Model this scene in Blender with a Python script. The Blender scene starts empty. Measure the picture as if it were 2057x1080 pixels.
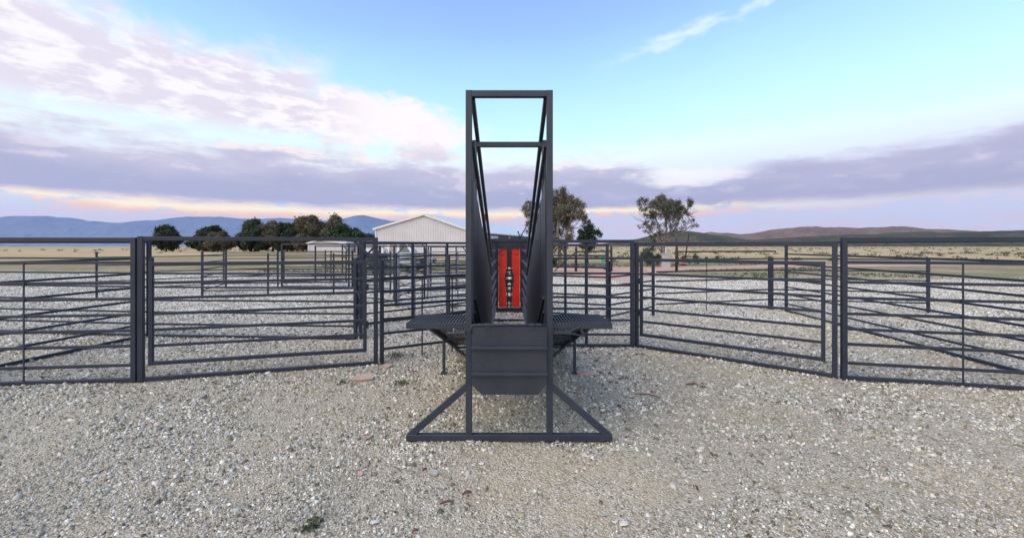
import bpy, math, random
import numpy as np
from mathutils import Vector, Matrix, noise

random.seed(7)
rng = np.random.default_rng(7)
C = bpy.context.scene.collection
sc = bpy.context.scene
R = math.radians

# ------------------------------------------------------------------ camera
# focal length 816 px on the 2057 px wide frame, lens axis level, 1.6 m above the yard
cam_d = bpy.data.cameras.new("camera")
cam = bpy.data.objects.new("camera", cam_d)
C.objects.link(cam)
cam.location = (0, 0, 1.6)
cam.rotation_euler = (R(90), 0, 0)
cam_d.sensor_fit = 'HORIZONTAL'
cam_d.sensor_width = 36.0
cam_d.lens = 36.0 * 816 / 2057
cam_d.shift_x = 5.5 / 2057
cam_d.shift_y = -46.0 / 2057
cam_d.clip_start = 0.05
cam_d.clip_end = 40000
sc.camera = cam


# ------------------------------------------------------------------ node expression helper
class S:
    def __init__(s, nt, v): s.nt, s.v = nt, v
    def _m(s, op, *a, clamp=False):
        n = s.nt.nodes.new('ShaderNodeMath'); n.operation = op; n.use_clamp = clamp
        for i, x in enumerate((s,) + a):
            if isinstance(x, S): s.nt.links.new(x.v, n.inputs[i])
            else: n.inputs[i].default_value = x
        return S(s.nt, n.outputs[0])
    def __add__(s, o): return s._m('ADD', o)
    __radd__ = __add__
    def __sub__(s, o): return s._m('SUBTRACT', o)
    def __rsub__(s, o): return (s * -1.0) + o
    def __mul__(s, o): return s._m('MULTIPLY', o)
    __rmul__ = __mul__
    def __truediv__(s, o): return s._m('DIVIDE', o)
    def clamp(s): return s._m('ADD', 0.0, clamp=True)
    def mx(s, o): return s._m('MAXIMUM', o)
    def mn(s, o): return s._m('MINIMUM', o)
    def step(s, a, b):
        n = s.nt.nodes.new('ShaderNodeMapRange'); n.interpolation_type = 'SMOOTHSTEP'
        s.nt.links.new(s.v, n.inputs[0])
        lo, hi, t0, t1 = (a, b, 0.0, 1.0) if a < b else (b, a, 1.0, 0.0)
        n.inputs[1].default_value = lo; n.inputs[2].default_value = hi
        n.inputs[3].default_value = t0; n.inputs[4].default_value = t1
        return S(s.nt, n.outputs[0])


def srgb(r, g, b, k=1.0):
    f = lambda c: (c / 12.92 if c <= .04045 else ((c + .055) / 1.055) ** 2.4)
    return (f(r / 255) * k, f(g / 255) * k, f(b / 255) * k, 1)


def mixc(nt, fac, a, b, mode='MIX'):
    n = nt.nodes.new('ShaderNodeMix'); n.data_type = 'RGBA'; n.blend_type = mode
    for i, x in ((0, fac), (6, a), (7, b)):
        if isinstance(x, S): nt.links.new(x.v, n.inputs[i])
        elif isinstance(x, bpy.types.NodeSocket): nt.links.new(x, n.inputs[i])
        else: n.inputs[i].default_value = x
    return n.outputs[2]


def ramp(nt, fac, stops, interp='LINEAR'):
    n = nt.nodes.new('ShaderNodeValToRGB')
    cr = n.color_ramp; cr.interpolation = interp
    while len(cr.elements) < len(stops): cr.elements.new(0.5)
    for e, (p, c) in zip(cr.elements, stops): e.position = p; e.color = c
    nt.links.new(fac.v if isinstance(fac, S) else fac, n.inputs[0])
    return n.outputs[0]


def comb(nt, x, y, z=0.0):
    n = nt.nodes.new('ShaderNodeCombineXYZ')
    for i, v in enumerate((x, y, z)):
        if isinstance(v, S): nt.links.new(v.v, n.inputs[i])
        else: n.inputs[i].default_value = v
    return n.outputs[0]


def noise_t(nt, vec, scale, detail=4, rough=.55, dist=0.0):
    n = nt.nodes.new('ShaderNodeTexNoise')
    if vec is not None: nt.links.new(vec, n.inputs['Vector'])
    n.inputs['Scale'].default_value = scale; n.inputs['Detail'].default_value = detail
    n.inputs['Roughness'].default_value = rough; n.inputs['Distortion'].default_value = dist
    return S(nt, n.outputs[0])


# ------------------------------------------------------------------ sky
SUN_EL, SUN_AZ = 16.0, -52.0           # degrees; azimuth from straight ahead, minus = left
w = bpy.data.worlds.new("World"); sc.world = w; w.use_nodes = True
nt = w.node_tree; nt.nodes.clear()
out = nt.nodes.new('ShaderNodeOutputWorld'); bg = nt.nodes.new('ShaderNodeBackground')
nt.links.new(bg.outputs[0], out.inputs[0])
tc = nt.nodes.new('ShaderNodeTexCoord')
sep = nt.nodes.new('ShaderNodeSeparateXYZ'); nt.links.new(tc.outputs['Generated'], sep.inputs[0])
X, Y, Z = (S(nt, sep.outputs[i]) for i in range(3))
az = X._m('ARCTAN2', Y) * (180 / math.pi)
el = Z._m('ARCSINE') * (180 / math.pi)
v_st = comb(nt, az * .1, el * .42, 3.1)       # streaky
v_pf = comb(nt, az * .1, el * .17, 7.7)       # puffy
n_st = noise_t(nt, v_st, .9, 6, .6, .3) - .5
n_st2 = noise_t(nt, v_st, 2.3, 5, .6) - .5
n_pf = noise_t(nt, v_pf, 1.0, 7, .62, .4) - .5
n_pf2 = noise_t(nt, v_pf, 2.6, 6, .6, .2) - .5
elw = el - az.step(-5, 40) * 2.6 + n_pf * 2.0
grad = [(0, (178, 181, 219)), (3, (184, 184, 218)), (7, (198, 214, 240)), (10.5, (220, 249, 253)), (14, (206, 250, 254)),
        (18, (190, 238, 253)), (22, (174, 222, 252)), (27, (155, 196, 248)), (31, (147, 182, 244)), (45, (128, 166, 236)), (90, (96, 134, 214))]
base = ramp(nt, elw / 90, [(e / 90, srgb(*c)) for e, c in grad])
sky = nt.nodes.new('ShaderNodeTexSky'); sky.sky_type = 'NISHITA'; sky.sun_disc = False
sky.sun_elevation = R(SUN_EL); sky.sun_rotation = R(SUN_AZ)
sky.air_density = 1.0; sky.dust_density = .6; sky.ozone_density = 2.0
nish = mixc(nt, 1.0, sky.outputs[0], (.1, .1, .1, 1), 'MULTIPLY')
base = mixc(nt, .25, base, nish, 'ADD')

# puffy bright cloud to the left
ell = ((az + 20) / 15); ell2 = ((el - 16.2 - (az + 20) * -.10) / 4.4)
d2 = ell * ell + ell2 * ell2
m_w = (d2 + n_pf * 3.4 + n_pf2 * 1.4).step(1.15, .25)
far_l = az.step(-22, -28) * (el + n_pf * 9).step(24, 20) * el.step(12, 15)
m_w = m_w.mx(far_l * .95)
base = mixc(nt, m_w * .97, base, srgb(255, 247, 250, 1.02))
m_lp = (m_w * az.step(-17, -27) * (n_pf2 + n_st2 + .15).step(0, .25) * .55)
base = mixc(nt, m_lp, base, srgb(205, 196, 226))
# soft white glow right above the lavender bank
m_g = (el + n_st * 4).step(8, 10.5) * (el + n_pf * 5).step(15, 11.5)
base = mixc(nt, m_g * .38, base, srgb(252, 250, 255))
# lavender bank; its top edge drops to the right
top = 11.2 - az.step(15, 24) * 3.3 + az.step(20, 38) * 2.0
m_l = (el - top + n_st * 8.0 + n_pf2 * 3.0).step(1.5, -1.5) * (el + n_st2 * 1.4).step(4.5, 5.6)
plume = (((az + 12.0) / 4.5) * ((az + 12.0) / 4.5) + ((el - 12.2) / 2.4) * ((el - 12.2) / 2.4) + n_pf2 * 6 + n_st * 3).step(1.3, -.6)
lav = ramp(nt, ((el - 4) / 9 + n_st * .9).clamp(), [(0, srgb(166, 170, 206)), (.35, srgb(172, 174, 208)), (.6, srgb(192, 188, 216)), (.85, srgb(212, 205, 226)), (1, srgb(232, 218, 230))])
base = mixc(nt, m_l.mx(plume * .75) * .93, base, lav)
m_br = m_l * (n_st2 * 1.3 + n_pf2 * 1.2 + n_st).step(.06, .32) * (el - 5.5).step(.2, 3.5)
base = mixc(nt, m_br * .6, base, srgb(234, 224, 238))
# warm rim on top of bank
m_rim = ((el - top + n_st * 5.0 + n_pf2 * 4.0 - .2)._m('ABSOLUTE')).step(.9, .0) * (n_pf + .12).step(.05, .25) * az.step(24, 10)
base = mixc(nt, m_rim * .85, base, srgb(255, 236, 236, 1.05))
# sunlit peach streaks low down
pe = el - 4.35 + n_st * 2.2 + az.step(0, 25) * -.3
m_p = (pe._m('ABSOLUTE') + n_st2 * .9).step(1.35, .3) * (az.step(42, 14) * .75 + .25)
m_p = (m_p * (az.step(-34, -24) * .0 + 1.0)) * (n_st2 * 1.4 + n_pf2 * 1.2 + n_st * 1.5 + .30).step(-.05, .28)
pc = ramp(nt, (pe * .5 + .5).clamp(), [(0, srgb(240, 190, 200)), (.35, srgb(254, 212, 192)), (.62, srgb(255, 244, 212, 1.08)), (.9, srgb(254, 226, 214))])
base = mixc(nt, m_p * .95, base, pc)
m_pk = (el - 2.2 + n_st * 1.5)._m('ABSOLUTE').step(1.3, .1) * (n_st2 + .1).step(.0, .2) * .55
base = mixc(nt, m_pk, base, srgb(226, 192, 212))
# white gap low right, high wisps upper right
g1 = ((az - 24) / 6); g2 = ((el - 9.0) / 1.3)
m_r = (g1 * g1 + g2 * g2 + n_st * 7 + n_pf2 * 3).step(1.6, -.4)
base = mixc(nt, m_r * .8, base, srgb(252, 250, 255, 1.03))
wl = el - 25.3 - (az - 22) * .22
m_ws = (wl._m('ABSOLUTE') + n_pf2 * 3.5).step(1.2, .0) * az.step(10, 22) * (n_pf + n_st2 + .2).step(0, .35)
base = mixc(nt, m_ws * .75, base, srgb(232, 250, 255))
# sunset afterglow added in the unseen sky behind the camera, lighting facing surfaces
glow = (Y * -1.0 - X * .35).step(-.05, .95) * el.step(-3, 5) * el.step(70, 12)
gl = mixc(nt, glow, (0, 0, 0, 1), (1.05, .84, .62, 1))
base = mixc(nt, 1.0, base, gl, 'ADD')
# below the horizon: plain
base = mixc(nt, el.step(0, -2), base, srgb(150, 148, 140))
nt.links.new(base, bg.inputs[0]); bg.inputs[1].default_value = .92

sun_d = bpy.data.lights.new("sun", 'SUN'); sun = bpy.data.objects.new("sun", sun_d); C.objects.link(sun)
sun_d.energy = 2.5; sun_d.angle = R(55); sun_d.color = (1.0, .86, .71)
sd = Vector((math.sin(R(SUN_AZ)) * math.cos(R(SUN_EL + 12)), math.cos(R(SUN_AZ)) * math.cos(R(SUN_EL + 12)), math.sin(R(SUN_EL + 12))))
sd = Vector((-.55, -.34, .76)).normalized()
sun.rotation_euler = sd.to_track_quat('Z', 'Y').to_euler()
sky.sun_elevation = math.asin(sd.z); sky.sun_rotation = math.atan2(sd.x, sd.y)

vs = sc.view_settings
vs.view_transform = 'Standard'; vs.look = 'None'; vs.exposure = 0.18; vs.gamma = 1.0; vs.use_curve_mapping = False
sc.cycles.max_bounces = 6; sc.cycles.diffuse_bounces = 3; sc.cycles.glossy_bounces = 3
sc.cycles.volume_bounces = 1
sc.cycles.use_denoising = True


# ------------------------------------------------------------------ materials
def pos(nt, k=1.0):
    n = nt.nodes.new('ShaderNodeTexCoord')
    return n.outputs['Object']


def gpos(nt):
    n = nt.nodes.new('ShaderNodeNewGeometry')
    return n.outputs['Position']


def mat(name, c1, c2=None, rough=.6, metal=0.0, scale=8, bump=0.0, bscale=None, spec=.5, detail=5, stretch=None, rvar=.12):
    m = bpy.data.materials.new(name); m.use_nodes = True
    nt = m.node_tree; b = nt.nodes['Principled BSDF']
    v = pos(nt)
    if stretch:
        mp = nt.nodes.new('ShaderNodeMapping'); mp.inputs['Scale'].default_value = stretch
        nt.links.new(v, mp.inputs[0]); v = mp.outputs[0]
    n = noise_t(nt, v, scale, detail, .6)
    col = mixc(nt, n.step(.3, .7), c1, c2 or c1)
    nt.links.new(col, b.inputs['Base Color'])
    rr = (n * rvar * 2 + (rough - rvar)).clamp()
    nt.links.new(rr.v, b.inputs['Roughness'])
    b.inputs['Metallic'].default_value = metal
    b.inputs['Specular IOR Level'].default_value = spec
    if bump:
        bp = nt.nodes.new('ShaderNodeBump'); bp.inputs['Strength'].default_value = bump; bp.inputs['Distance'].default_value = .01
        n2 = noise_t(nt, v, bscale or scale * 4, 4)
        nt.links.new(n2.v, bp.inputs['Height']); nt.links.new(bp.outputs[0], b.inputs['Normal'])
    return m


def g(v): return (v, v, v, 1)


def metal_paint(name, c, dust, rough=.5, bscale=60):
    """charcoal enamel on rolled steel: dull patches, faint runs, dust and odd rust freckles"""
    m = bpy.data.materials.new(name); m.use_nodes = True
    nt = m.node_tree; b = nt.nodes['Principled BSDF']; p = gpos(nt)
    n1 = noise_t(nt, p, 3.0, 6, .6); n2 = noise_t(nt, p, 26, 5, .7)
    mp = nt.nodes.new('ShaderNodeMapping'); mp.inputs['Scale'].default_value = (34, 34, 2.2); nt.links.new(p, mp.inputs[0])
    n3 = noise_t(nt, mp.outputs[0], 1.0, 4, .6)
    col = mixc(nt, n1.step(.3, .72) * .75, c, dust)
    col = mixc(nt, n3.step(.5, .75) * .30, col, dust)
    col = mixc(nt, n2.step(.665, .75) * .6, col, (.10, .055, .04, 1))
    nt.links.new(col, b.inputs['Base Color'])
    rr = (n1 * .22 + n2 * .18 + (rough - .2)).clamp(); nt.links.new(rr.v, b.inputs['Roughness'])
    b.inputs['Specular IOR Level'].default_value = .45
    bp = nt.nodes.new('ShaderNodeBump'); bp.inputs['Strength'].default_value = .18; bp.inputs['Distance'].default_value = .004
    nt.links.new((n2 + n3 * .6).v, bp.inputs['Height']); nt.links.new(bp.outputs[0], b.inputs['Normal'])
    return m


M = {}
M['steel'] = metal_paint('charcoal_paint', (.018, .026, .042, 1), (.036, .044, .060, 1))
M['fence'] = metal_paint('blue_grey_paint', (.011, .018, .034, 1), (.024, .032, .050, 1))
M['lit_rail'] = metal_paint('lit_blue_grey_paint', (.045, .060, .090, 1), (.080, .095, .125, 1), .45)  # paler copy of the fence paint; daylight on the race rails put into colour
M['plate'] = metal_paint('tread_plate_paint', (.020, .026, .040, 1), (.036, .040, .054, 1), .5)
M['black'] = mat('black_steel', (.012, .015, .022, 1), (.022, .026, .036, 1), .5, scale=14)
M['galv_lit'] = mat('galvanised_and_lit_pipe', (.16, .18, .22, 1), (.24, .26, .30, 1), .45, metal=.4, scale=20)
M['red'] = mat('red_paint', (.74, .024, .010, 1), (.82, .038, .014, 1), .42, scale=5, bump=.05)
M['pin'] = mat('bright_pin', g(.55), g(.7), .3, metal=.9)
M['gwhite'] = mat('white_sheet', (.47, .47, .50, 1), (.53, .53, .56, 1), .5, scale=.4, detail=6)
M['wtrim'] = mat('white_trim', (.74, .75, .77, 1), (.80, .80, .82, 1), .5, scale=1)
M['gtrim'] = mat('pale_trim', (.56, .56, .60, 1), (.60, .60, .64, 1), .55, scale=1)
M['roofsheet'] = mat('pale_roof_sheet', (.46, .50, .56, 1), (.54, .58, .63, 1), .42, scale=.5, metal=.0)
M['vwhite'] = mat('vehicle_white', (.62, .64, .66, 1), (.70, .71, .72, 1), .3, scale=3)
M['glass'] = mat('window_glass', (.05, .06, .07, 1), (.09, .10, .10, 1), .08, scale=2, spec=.8, rvar=.02)
M['tan_glass'] = mat('tinted_glass', (.22, .19, .15, 1), (.30, .26, .20, 1), .15, scale=2, spec=.7, rvar=.05)
M['rubber'] = mat('rubber', g(.015), g(.03), .8, scale=10)
M['orange'] = mat('orange_plastic', (.75, .13, .03, 1), (.85, .18, .04, 1), .5)
M['bark'] = mat('pale_bark', (.30, .26, .22, 1), (.15, .12, .10, 1), .85, scale=3, bump=.4, bscale=9, stretch=(3, 3, .8))
M['bark_dk'] = mat('dark_bark', (.10, .075, .06, 1), (.055, .042, .035, 1), .9, scale=4, bump=.4)
M['rustpost'] = mat('creosoted_pole', (.045, .022, .018, 1), (.022, .014, .012, 1), .85, scale=6, bump=.3)
M['concrete'] = mat('concrete', (.34, .34, .35, 1), (.42, .41, .41, 1), .85, scale=4, bump=.2)
M['green_plastic'] = mat('green_plastic', (.02, .30, .13, 1), (.03, .36, .16, 1), .5)
M['pinkstone'] = mat('pinkish_stone', (.38, .26, .20, 1), (.50, .38, .31, 1), .85, scale=14, bump=.5, bscale=40)
M['greystone'] = mat('grey_stone', (.30, .31, .28, 1), (.44, .45, .41, 1), .8, scale=11, bump=.6, bscale=40)
M['palestone'] = mat('pale_stone', (.50, .48, .43, 1), (.60, .60, .57, 1), .8, scale=14, bump=.4, bscale=50)
M['brownstone'] = mat('brown_stone', (.26, .19, .14, 1), (.36, .28, .21, 1), .85, scale=14, bump=.5, bscale=50)
M['redbark'] = mat('red_bark_flake', (.085, .030, .022, 1), (.15, .075, .055, 1), .8, scale=22, bump=.4, bscale=60)


def leaf_mat(name, stops):
    m = bpy.data.materials.new(name); m.use_nodes = True
    nt = m.node_tree; b = nt.nodes['Principled BSDF']
    ge = nt.nodes.new('ShaderNodeNewGeometry')
    r = S(nt, ge.outputs['Random Per Island'])
    n = noise_t(nt, ge.outputs['Position'], .9, 3)
    col = ramp(nt, (r * .55 + n.step(.3, .7) * .45), stops)
    nt.links.new(col, b.inputs['Base Color']); b.inputs['Roughness'].default_value = .6
    tr = nt.nodes.new('ShaderNodeBsdfTranslucent'); nt.links.new(col, tr.inputs[0])
    mx = nt.nodes.new('ShaderNodeMixShader'); mx.inputs[0].default_value = .25
    nt.links.new(b.outputs[0], mx.inputs[1]); nt.links.new(tr.outputs[0], mx.inputs[2])
    nt.links.new(mx.outputs[0], nt.nodes['Material Output'].inputs[0])
    return m


M['gum'] = leaf_mat('gum_leaves', [(0, (.045, .048, .034, 1)), (.4, (.095, .095, .060, 1)), (.7, (.17, .145, .085, 1)), (1, (.17, .12, .065, 1))])
M['gum2'] = leaf_mat('grey_gum_leaves', [(0, (.050, .060, .040, 1)), (.5, (.10, .11, .072, 1)), (1, (.19, .18, .11, 1))])
M['green'] = leaf_mat('green_leaves', [(0, (.014, .034, .016, 1)), (.5, (.032, .070, .026, 1)), (1, (.070, .12, .035, 1))])
M['dark'] = leaf_mat('dark_leaves', [(0, (.012, .022, .012, 1)), (.5, (.030, .050, .022, 1)), (1, (.070, .095, .035, 1))])
M['weed'] = leaf_mat('weed_leaves', [(0, (.035, .055, .028, 1)), (.5, (.07, .10, .05, 1)), (1, (.15, .17, .09, 1))])


# ------------------------------------------------------------------ mesh helpers
class MB:
    def __init__(s, off=(0, 0, 0)): s.v, s.f, s.off = [], [], Vector(off)
    def box(s, x0, x1, y0, y1, z0, z1, ch=0.0):
        if ch:
            c = Vector(((x0 + x1) / 2, (y0 + y1) / 2, z0)); d = c.copy(); d.z = z1
            return s.bar(c, d, x1 - x0, y1 - y0, up=(0, 1, 0), ch=ch)
        i = len(s.v)
        s.v += [Vector((x, y, z)) for z in (z0, z1) for y in (y0, y1) for x in (x0, x1)]
        for q in ((0, 2, 3, 1), (4, 5, 7, 6), (0, 1, 5, 4), (2, 6, 7, 3), (0, 4, 6, 2), (1, 3, 7, 5)):
            s.f.append([i + k for k in q])
        return s
    def bar(s, p0, p1, w, h, up=(0, 0, 1), ch=.003):
        p0, p1 = Vector(p0), Vector(p1); d = (p1 - p0).normalized(); up = Vector(up)
        if abs(d.dot(up)) > .99: up = Vector((0, 1, 0)) if abs(d.z) > .9 else Vector((0, 0, 1))
        sx = d.cross(up).normalized(); sy = sx.cross(d).normalized()
        a, b = w / 2, h / 2; c = min(ch, a * .45, b * .45)
        prof = [(-a + c, -b), (a - c, -b), (a, -b + c), (a, b - c), (a - c, b), (-a + c, b), (-a, b - c), (-a, -b + c)]
        i = len(s.v)
        for p in (p0, p1): s.v += [p + sx * x + sy * y for x, y in prof]
        for k in range(8): s.f.append([i + k, i + (k + 1) % 8, i + 8 + (k + 1) % 8, i + 8 + k])
        s.f.append([i + k for k in range(7, -1, -1)]); s.f.append([i + 8 + k for k in range(8)])
        return s
    def tube(s, pts, rad, n=8, cap=True):
        pts = [Vector(p) for p in pts]
        if not hasattr(rad, '__len__'): rad = [rad] * len(pts)
        i0 = len(s.v); ref = Vector((.3, .9, .2))
        for j, p in enumerate(pts):
            d = (pts[min(j + 1, len(pts) - 1)] - pts[max(j - 1, 0)]).normalized()
            a = d.cross(ref)
            if a.length < .05: a = d.cross(Vector((1, 0, 0)))
            a.normalize(); b = d.cross(a)
            for k in range(n):
                t = 2 * math.pi * k / n
                s.v.append(p + (a * math.cos(t) + b * math.sin(t)) * rad[j])
        for j in range(len(pts) - 1):
            for k in range(n):
                q = i0 + j * n
                s.f.append([q + k, q + (k + 1) % n, q + n + (k + 1) % n, q + n + k])
        if cap:
            s.f.append([i0 + k for k in range(n - 1, -1, -1)])
            s.f.append([i0 + (len(pts) - 1) * n + k for k in range(n)])
        return s
    def prism(s, poly, axis, a0, a1):
        """poly: list of 2D points; axis 'x','y','z' is the extrusion direction"""
        def mk(u, v, a):
            return Vector({'x': (a, u, v), 'y': (u, a, v), 'z': (u, v, a)}[axis])
        i = len(s.v); n = len(poly)
        s.v += [mk(u, v, a0) for u, v in poly] + [mk(u, v, a1) for u, v in poly]
        for k in range(n): s.f.append([i + k, i + (k + 1) % n, i + n + (k + 1) % n, i + n + k])
        s.f.append([i + k for k in range(n - 1, -1, -1)]); s.f.append([i + n + k for k in range(n)])
        return s
    def build(s, name, m, parent=None, smooth=False):
        me = bpy.data.meshes.new(name)
        me.from_pydata([tuple(v - s.off) for v in s.v], [], s.f)
        me.validate(); me.update()
        import bmesh
        bm = bmesh.new(); bm.from_mesh(me); bmesh.ops.recalc_face_normals(bm, faces=bm.faces); bm.to_mesh(me); bm.free()
        if smooth: me.polygons.foreach_set('use_smooth', [True] * len(me.polygons))
        me.materials.append(M[m] if isinstance(m, str) else m)
        o = bpy.data.objects.new(name, me); C.objects.link(o)
        if parent: o.parent = parent
        return o


def tag(o, label=None, cat=None, group=None, kind=None):
    for k, v in (('label', label), ('category', cat), ('group', group), ('kind', kind)):
        if v: o[k] = v
    return o


def thing(name, label, cat, loc=(0, 0, 0), rz=0.0, group=None):
    o = bpy.data.objects.new(name, None); C.objects.link(o)
    o.location = loc; o.rotation_euler = (0, 0, rz); o.empty_display_size = .2
    return tag(o, label, cat, group)


def np_mesh(name, verts, faces_flat, loop_total, m, parent=None):
    me = bpy.data.meshes.new(name)
    nv = len(verts); nl = len(faces_flat); nf = len(loop_total)
    me.vertices.add(nv); me.vertices.foreach_set('co', verts.astype(np.float32).ravel())
    me.loops.add(nl); me.loops.foreach_set('vertex_index', faces_flat.astype(np.int32))
    me.polygons.add(nf)
    ls = np.concatenate(([0], np.cumsum(loop_total)[:-1])).astype(np.int32)
    me.polygons.foreach_set('loop_start', ls); me.polygons.foreach_set('loop_total', loop_total.astype(np.int32))
    me.update(calc_edges=True); me.validate()
    me.materials.append(M[m] if isinstance(m, str) else m)
    o = bpy.data.objects.new(name, me); C.objects.link(o)
    if parent: o.parent = parent
    return o


# ------------------------------------------------------------------ ground
def relief(x, y):
    r = np.hypot(x, y)
    a = .007 * (np.sin(x * 2.1 + .7 * y) * np.cos(y * 1.7 - .4 * x) + .6 * np.sin(x * 4.3 - y * 3.1 + 1.0))
    return np.where(r < 30, a, a * 0)


def ground_mat():
    m = bpy.data.materials.new('ground_soil'); m.use_nodes = True
    nt = m.node_tree; b = nt.nodes['Principled BSDF']; p = gpos(nt)
    sp = nt.nodes.new('ShaderNodeSeparateXYZ'); nt.links.new(p, sp.inputs[0])
    x, y = S(nt, sp.outputs[0]), S(nt, sp.outputs[1])
    big = noise_t(nt, p, .55, 5, .6); mid = noise_t(nt, p, 3.2, 6, .65); fin = noise_t(nt, p, 45, 4, .7)
    vo = nt.nodes.new('ShaderNodeTexVoronoi'); nt.links.new(p, vo.inputs['Vector']); vo.inputs['Scale'].default_value = 75
    vd = S(nt, vo.outputs['Distance'])
    sv = nt.nodes.new('ShaderNodeSeparateColor'); nt.links.new(vo.outputs['Color'], sv.inputs[0]); vr = S(nt, sv.outputs[0])
    soil = mixc(nt, big.step(.35, .65), (.39, .345, .24, 1), (.43, .40, .31, 1))
    soil = mixc(nt, mid.step(.42, .7) * .6, soil, (.29, .255, .185, 1))
    grit = ramp(nt, vr, [(0, (.14, .13, .09, 1)), (.4, (.38, .35, .25, 1)), (.75, (.54, .50, .40, 1)), (1, (.68, .65, .56, 1))])
    soil = mixc(nt, noise_t(nt, p, 1.3, 6, .7).step(.5, .66) * .55, soil, (.21, .20, .165, 1))
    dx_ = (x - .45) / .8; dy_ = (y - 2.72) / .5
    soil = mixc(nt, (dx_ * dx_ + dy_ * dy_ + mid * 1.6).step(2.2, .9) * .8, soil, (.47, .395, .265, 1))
    gravel = mixc(nt, (fin.step(.38, .62) * .5 + mid.step(.35, .6) * .45).clamp(), soil, grit)
    # pale yard gravel further off
    pale = mixc(nt, mid.step(.3, .7), (.62, .60, .52, 1), (.74, .72, .64, 1))
    gravel = mixc(nt, y.step(5, 12) * .85, gravel, pale)
    # beyond the yard: short grass, bare earth, dry field, scrub
    wob = noise_t(nt, p, .11, 5, .6) * 9 - 4.5
    gr = noise_t(nt, p, 1.6, 6, .7); gg = noise_t(nt, p, .25, 5, .65)
    grass = mixc(nt, gr.step(.3, .65), (.33, .27, .16, 1), (.15, .17, .075, 1))
    grass = mixc(nt, gg.step(.48, .62) * .7, grass, (.42, .30, .21, 1))
    edge = (y + x * .12 + wob * .8)
    col = mixc(nt, edge.step(21.0, 22.5), gravel, grass)
    dry = mixc(nt, noise_t(nt, comb(nt, x * .012, y * .05), 1.0, 6, .65).step(.35, .65), (.50, .37, .20, 1), (.34, .29, .15, 1))
    dry = mixc(nt, noise_t(nt, comb(nt, x * .02, y * .03, 4.0), 1.0, 7, .7).step(.52, .62) * .6, dry, (.17, .17, .10, 1))
    col = mixc(nt, (y + wob * 2).step(38, 52), col, dry)
    scrub = mixc(nt, noise_t(nt, p, .02, 6, .7).step(.4, .6), (.20, .18, .12, 1), (.42, .32, .19, 1))
    col = mixc(nt, y.step(350, 600), col, scrub)
    nt.links.new(col, b.inputs['Base Color']); b.inputs['Roughness'].default_value = .92
    b.inputs['Specular IOR Level'].default_value = .2
    bp = nt.nodes.new('ShaderNodeBump'); bp.inputs['Strength'].default_value = .9; bp.inputs['Distance'].default_value = .012
    h = vd * -.9 + fin * .8 + mid * 1.2
    nt.links.new(h.v, bp.inputs['Height']); nt.links.new(bp.outputs[0], b.inputs['Normal'])
    return m


def axis_pts():
    a = list(np.arange(-14, 14.01, .12)); s = 14.4; st = .4
    pos_ = []
    while s < 14000: pos_.append(s); st *= 1.22; s += st
    return np.array([-q for q in pos_[::-1]] + a + pos_)


ax = axis_pts(); ay = np.concatenate((ax[ax < -14], np.arange(-14, 26, .12), [26 * 1.14 ** k for k in range(0, 49)]))
gx, gy = np.meshgrid(ax, ay); gz = relief(gx, gy)
nx, ny = len(ax), len(ay)
vv = np.stack((gx, gy, gz), -1).reshape(-1, 3)
i, j = np.meshgrid(np.arange(nx - 1), np.arange(ny - 1)); q = (j * nx + i).ravel()
ff = np.stack((q, q + 1, q + nx + 1, q + nx), 1).ravel()
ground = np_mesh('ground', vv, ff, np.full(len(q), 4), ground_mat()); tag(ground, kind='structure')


# loose shale chips over the yard
def chip_mat():
    m = bpy.data.materials.new('shale_chips'); m.use_nodes = True
    nt = m.node_tree; b = nt.nodes['Principled BSDF']; ge = nt.nodes.new('ShaderNodeNewGeometry')
    r = S(nt, ge.outputs['Random Per Island']); p = ge.outputs['Position']
    col = ramp(nt, r, [(0, (.055, .054, .038, 1)), (.22, (.19, .18, .13, 1)), (.44, (.38, .365, .275, 1)), (.55, (.38, .40, .36, 1)), (.74, (.60, .60, .52, 1)),
                       (.86, (.74, .74, .67, 1)), (.93, (.86, .84, .74, 1)), (.955, (.38, .29, .20, 1)), (.975, (.26, .20, .15, 1)), (1, (.80, .79, .77, 1))])
    big = noise_t(nt, p, .6, 4)
    col = mixc(nt, big.step(.42, .62) * .45, col, (.42, .365, .25, 1))
    col = mixc(nt, noise_t(nt, p, 1.5, 5, .65).step(.52, .66) * .45, col, (.22, .215, .18, 1))
    col = mixc(nt, noise_t(nt, p, 90, 3).step(.4, .7) * .25, col, (.2, .18, .15, 1))
    nt.links.new(col, b.inputs['Base Color']); b.inputs['Roughness'].default_value = .8
    b.inputs['Specular IOR Level'].default_value = .3
    return m


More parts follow.
